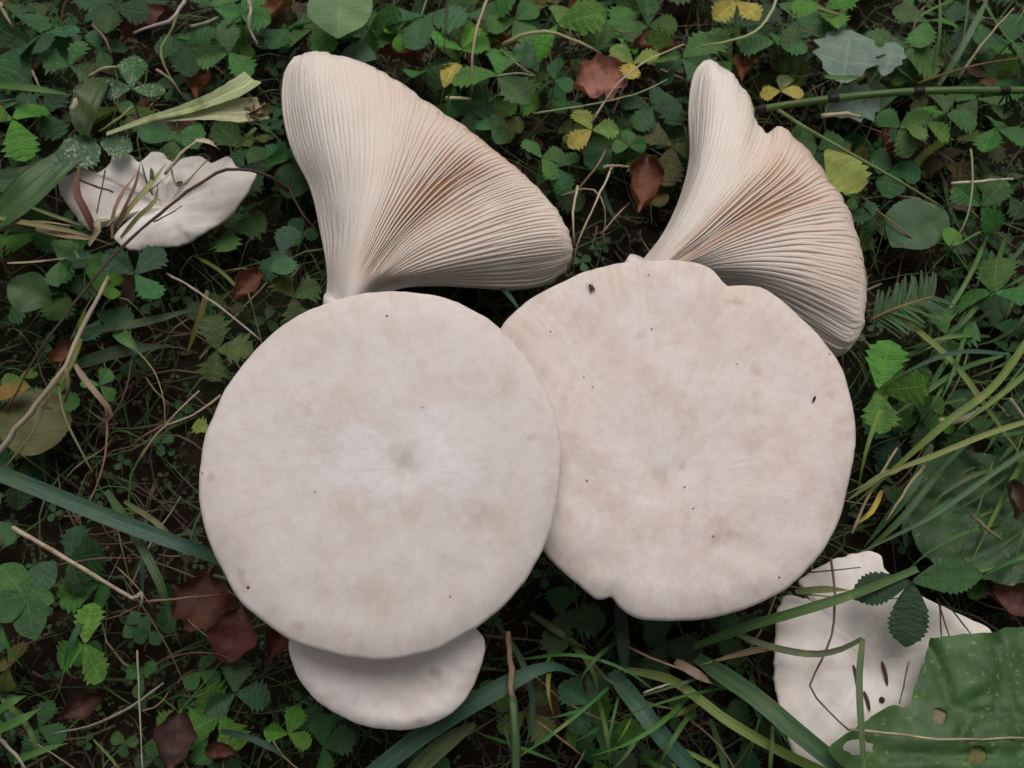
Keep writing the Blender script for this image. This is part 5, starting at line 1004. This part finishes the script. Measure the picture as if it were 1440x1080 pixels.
def scatter_blades(n, L, wd, cols, rad, rise):
    V, F, C = [], [], []
    for _ in range(n):
        x = rg.uniform(-rad[0], rad[0]); y = rg.uniform(-rad[1], rad[1])+0.05; a = rg.uniform(0, 6.28); l = rg.uniform(*L); r = rg.uniform(*rise); w_ = rg.uniform(*wd); c = rg.choice(cols); k = rg.uniform(.6, 1.3); c = (c[0]*k, c[1]*k, c[2]*k); bend = rg.uniform(-1.0, 1.0); b = len(V)
        for i in range(6):
            t = i/5; aa = a+bend*t; px_ = x+math.cos(aa)*l*t; py_ = y+math.sin(aa)*l*t; pz = r*math.sin(min(1, t*1.15)*math.pi*.75)+.005+gz(px_, py_); ww = w_*(1-t*.75)*.5
            V += [(px_-math.sin(aa)*ww, py_+math.cos(aa)*ww, pz), (px_, py_, pz+ww*.6), (px_+math.sin(aa)*ww, py_-math.cos(aa)*ww, pz)]; C += [c]*3
        for i in range(5):
            q = b+i*3; F += [(q, q+1, q+4, q+3), (q+1, q+2, q+5, q+4)]
    return V, F, C
RAD = (0.62, 0.5)
stuff('moss', 'dark green moss carpeting the soil between the plants', *scatter_leaves(20000, (-.004, .007), (.0018, .004), [(0.035, 0.055, 0.015), (0.05, 0.065, 0.018), (0.028, 0.042, 0.014), (0.06, 0.05, 0.02)], RAD, 2), 'moss')
stuff('ground_cover', 'tiny dark leaves of low ground cover beneath the larger leaves', *scatter_leaves(1500, (.002, .010), (.004, .009), [(0.035, 0.09, 0.03), (0.045, 0.11, 0.035), (0.03, 0.06, 0.025)], RAD, 3), 'ground cover')
stuff('fine_grass', 'fine thin grass and dead blades tangled low in the undergrowth', *scatter_blades(5200, (.02, .085), (.0006, .0018), [(0.045, 0.095, 0.025), (0.06, 0.12, 0.025), (0.04, 0.085, 0.025), (0.05, 0.10, 0.03), (0.14, 0.10, 0.06), (0.07, 0.045, 0.03), (0.24, 0.19, 0.12)], RAD, (.004, .030)), 'grass')
stuff('needle_litter', 'brown litter of fallen needles and plant scraps on the soil', *scatter_blades(5000, (.008, .022), (.0008, .002), [(0.07, 0.035, 0.022), (0.10, 0.055, 0.032), (0.04, 0.025, 0.018), (0.14, 0.09, 0.055)], RAD, (.0, .004)), 'litter')
# leafy carpet going on beyond the frame: too many to count, one mass
def beyond():
    V, F, C = [], [], []; k = 0
    while k < 2200:
        x = rg.uniform(-1.0, 1.0); y = rg.uniform(-0.75, 1.1); z = rg.uniform(.008, .04); q = Vector((x, y, z)); f = (q-CAM).dot(FWD); px, py = pix(q)
        if f > 0.05 and -70 < px < 1510 and -70 < py < 1150: continue
        k += 1; s = rg.uniform(.013, .024); a0 = rg.uniform(0, 6.28); c = rg.choice((MD, DK, DK, BL, MD, BR)); m = rg.uniform(.8, 1.15); c = tuple(v*m for v in c); o = Vector((x, y, z+gz(x, y)))
        for t in range(3):
            a = a0+t*2.1+rg.uniform(-.2, .2); d = Vector((math.cos(a), math.sin(a), rg.uniform(-.35, .35))); p = Vector((-math.sin(a), math.cos(a), rg.uniform(-.3, .3))); b = len(V)
            for u_, w_ in ((0, 0.02), (.3, .24), (.55, .34), (.68, .30), (.78, .33), (.88, .20), (1.0, .03)):
                for sd in (-1, 0, 1): V.append(tuple(o+d*s*u_+p*s*w_*sd+Vector((0, 0, 0 if sd else -s*.06)))); C.append(c)
            for r in range(6):
                for sd in (0, 1): e = b+r*3+sd; F.append((e, e+1, e+4, e+3))
    return V, F, C
stuff('leaf_carpet', 'green leafy undergrowth continuing all around the mushrooms', *beyond(), 'undergrowth')
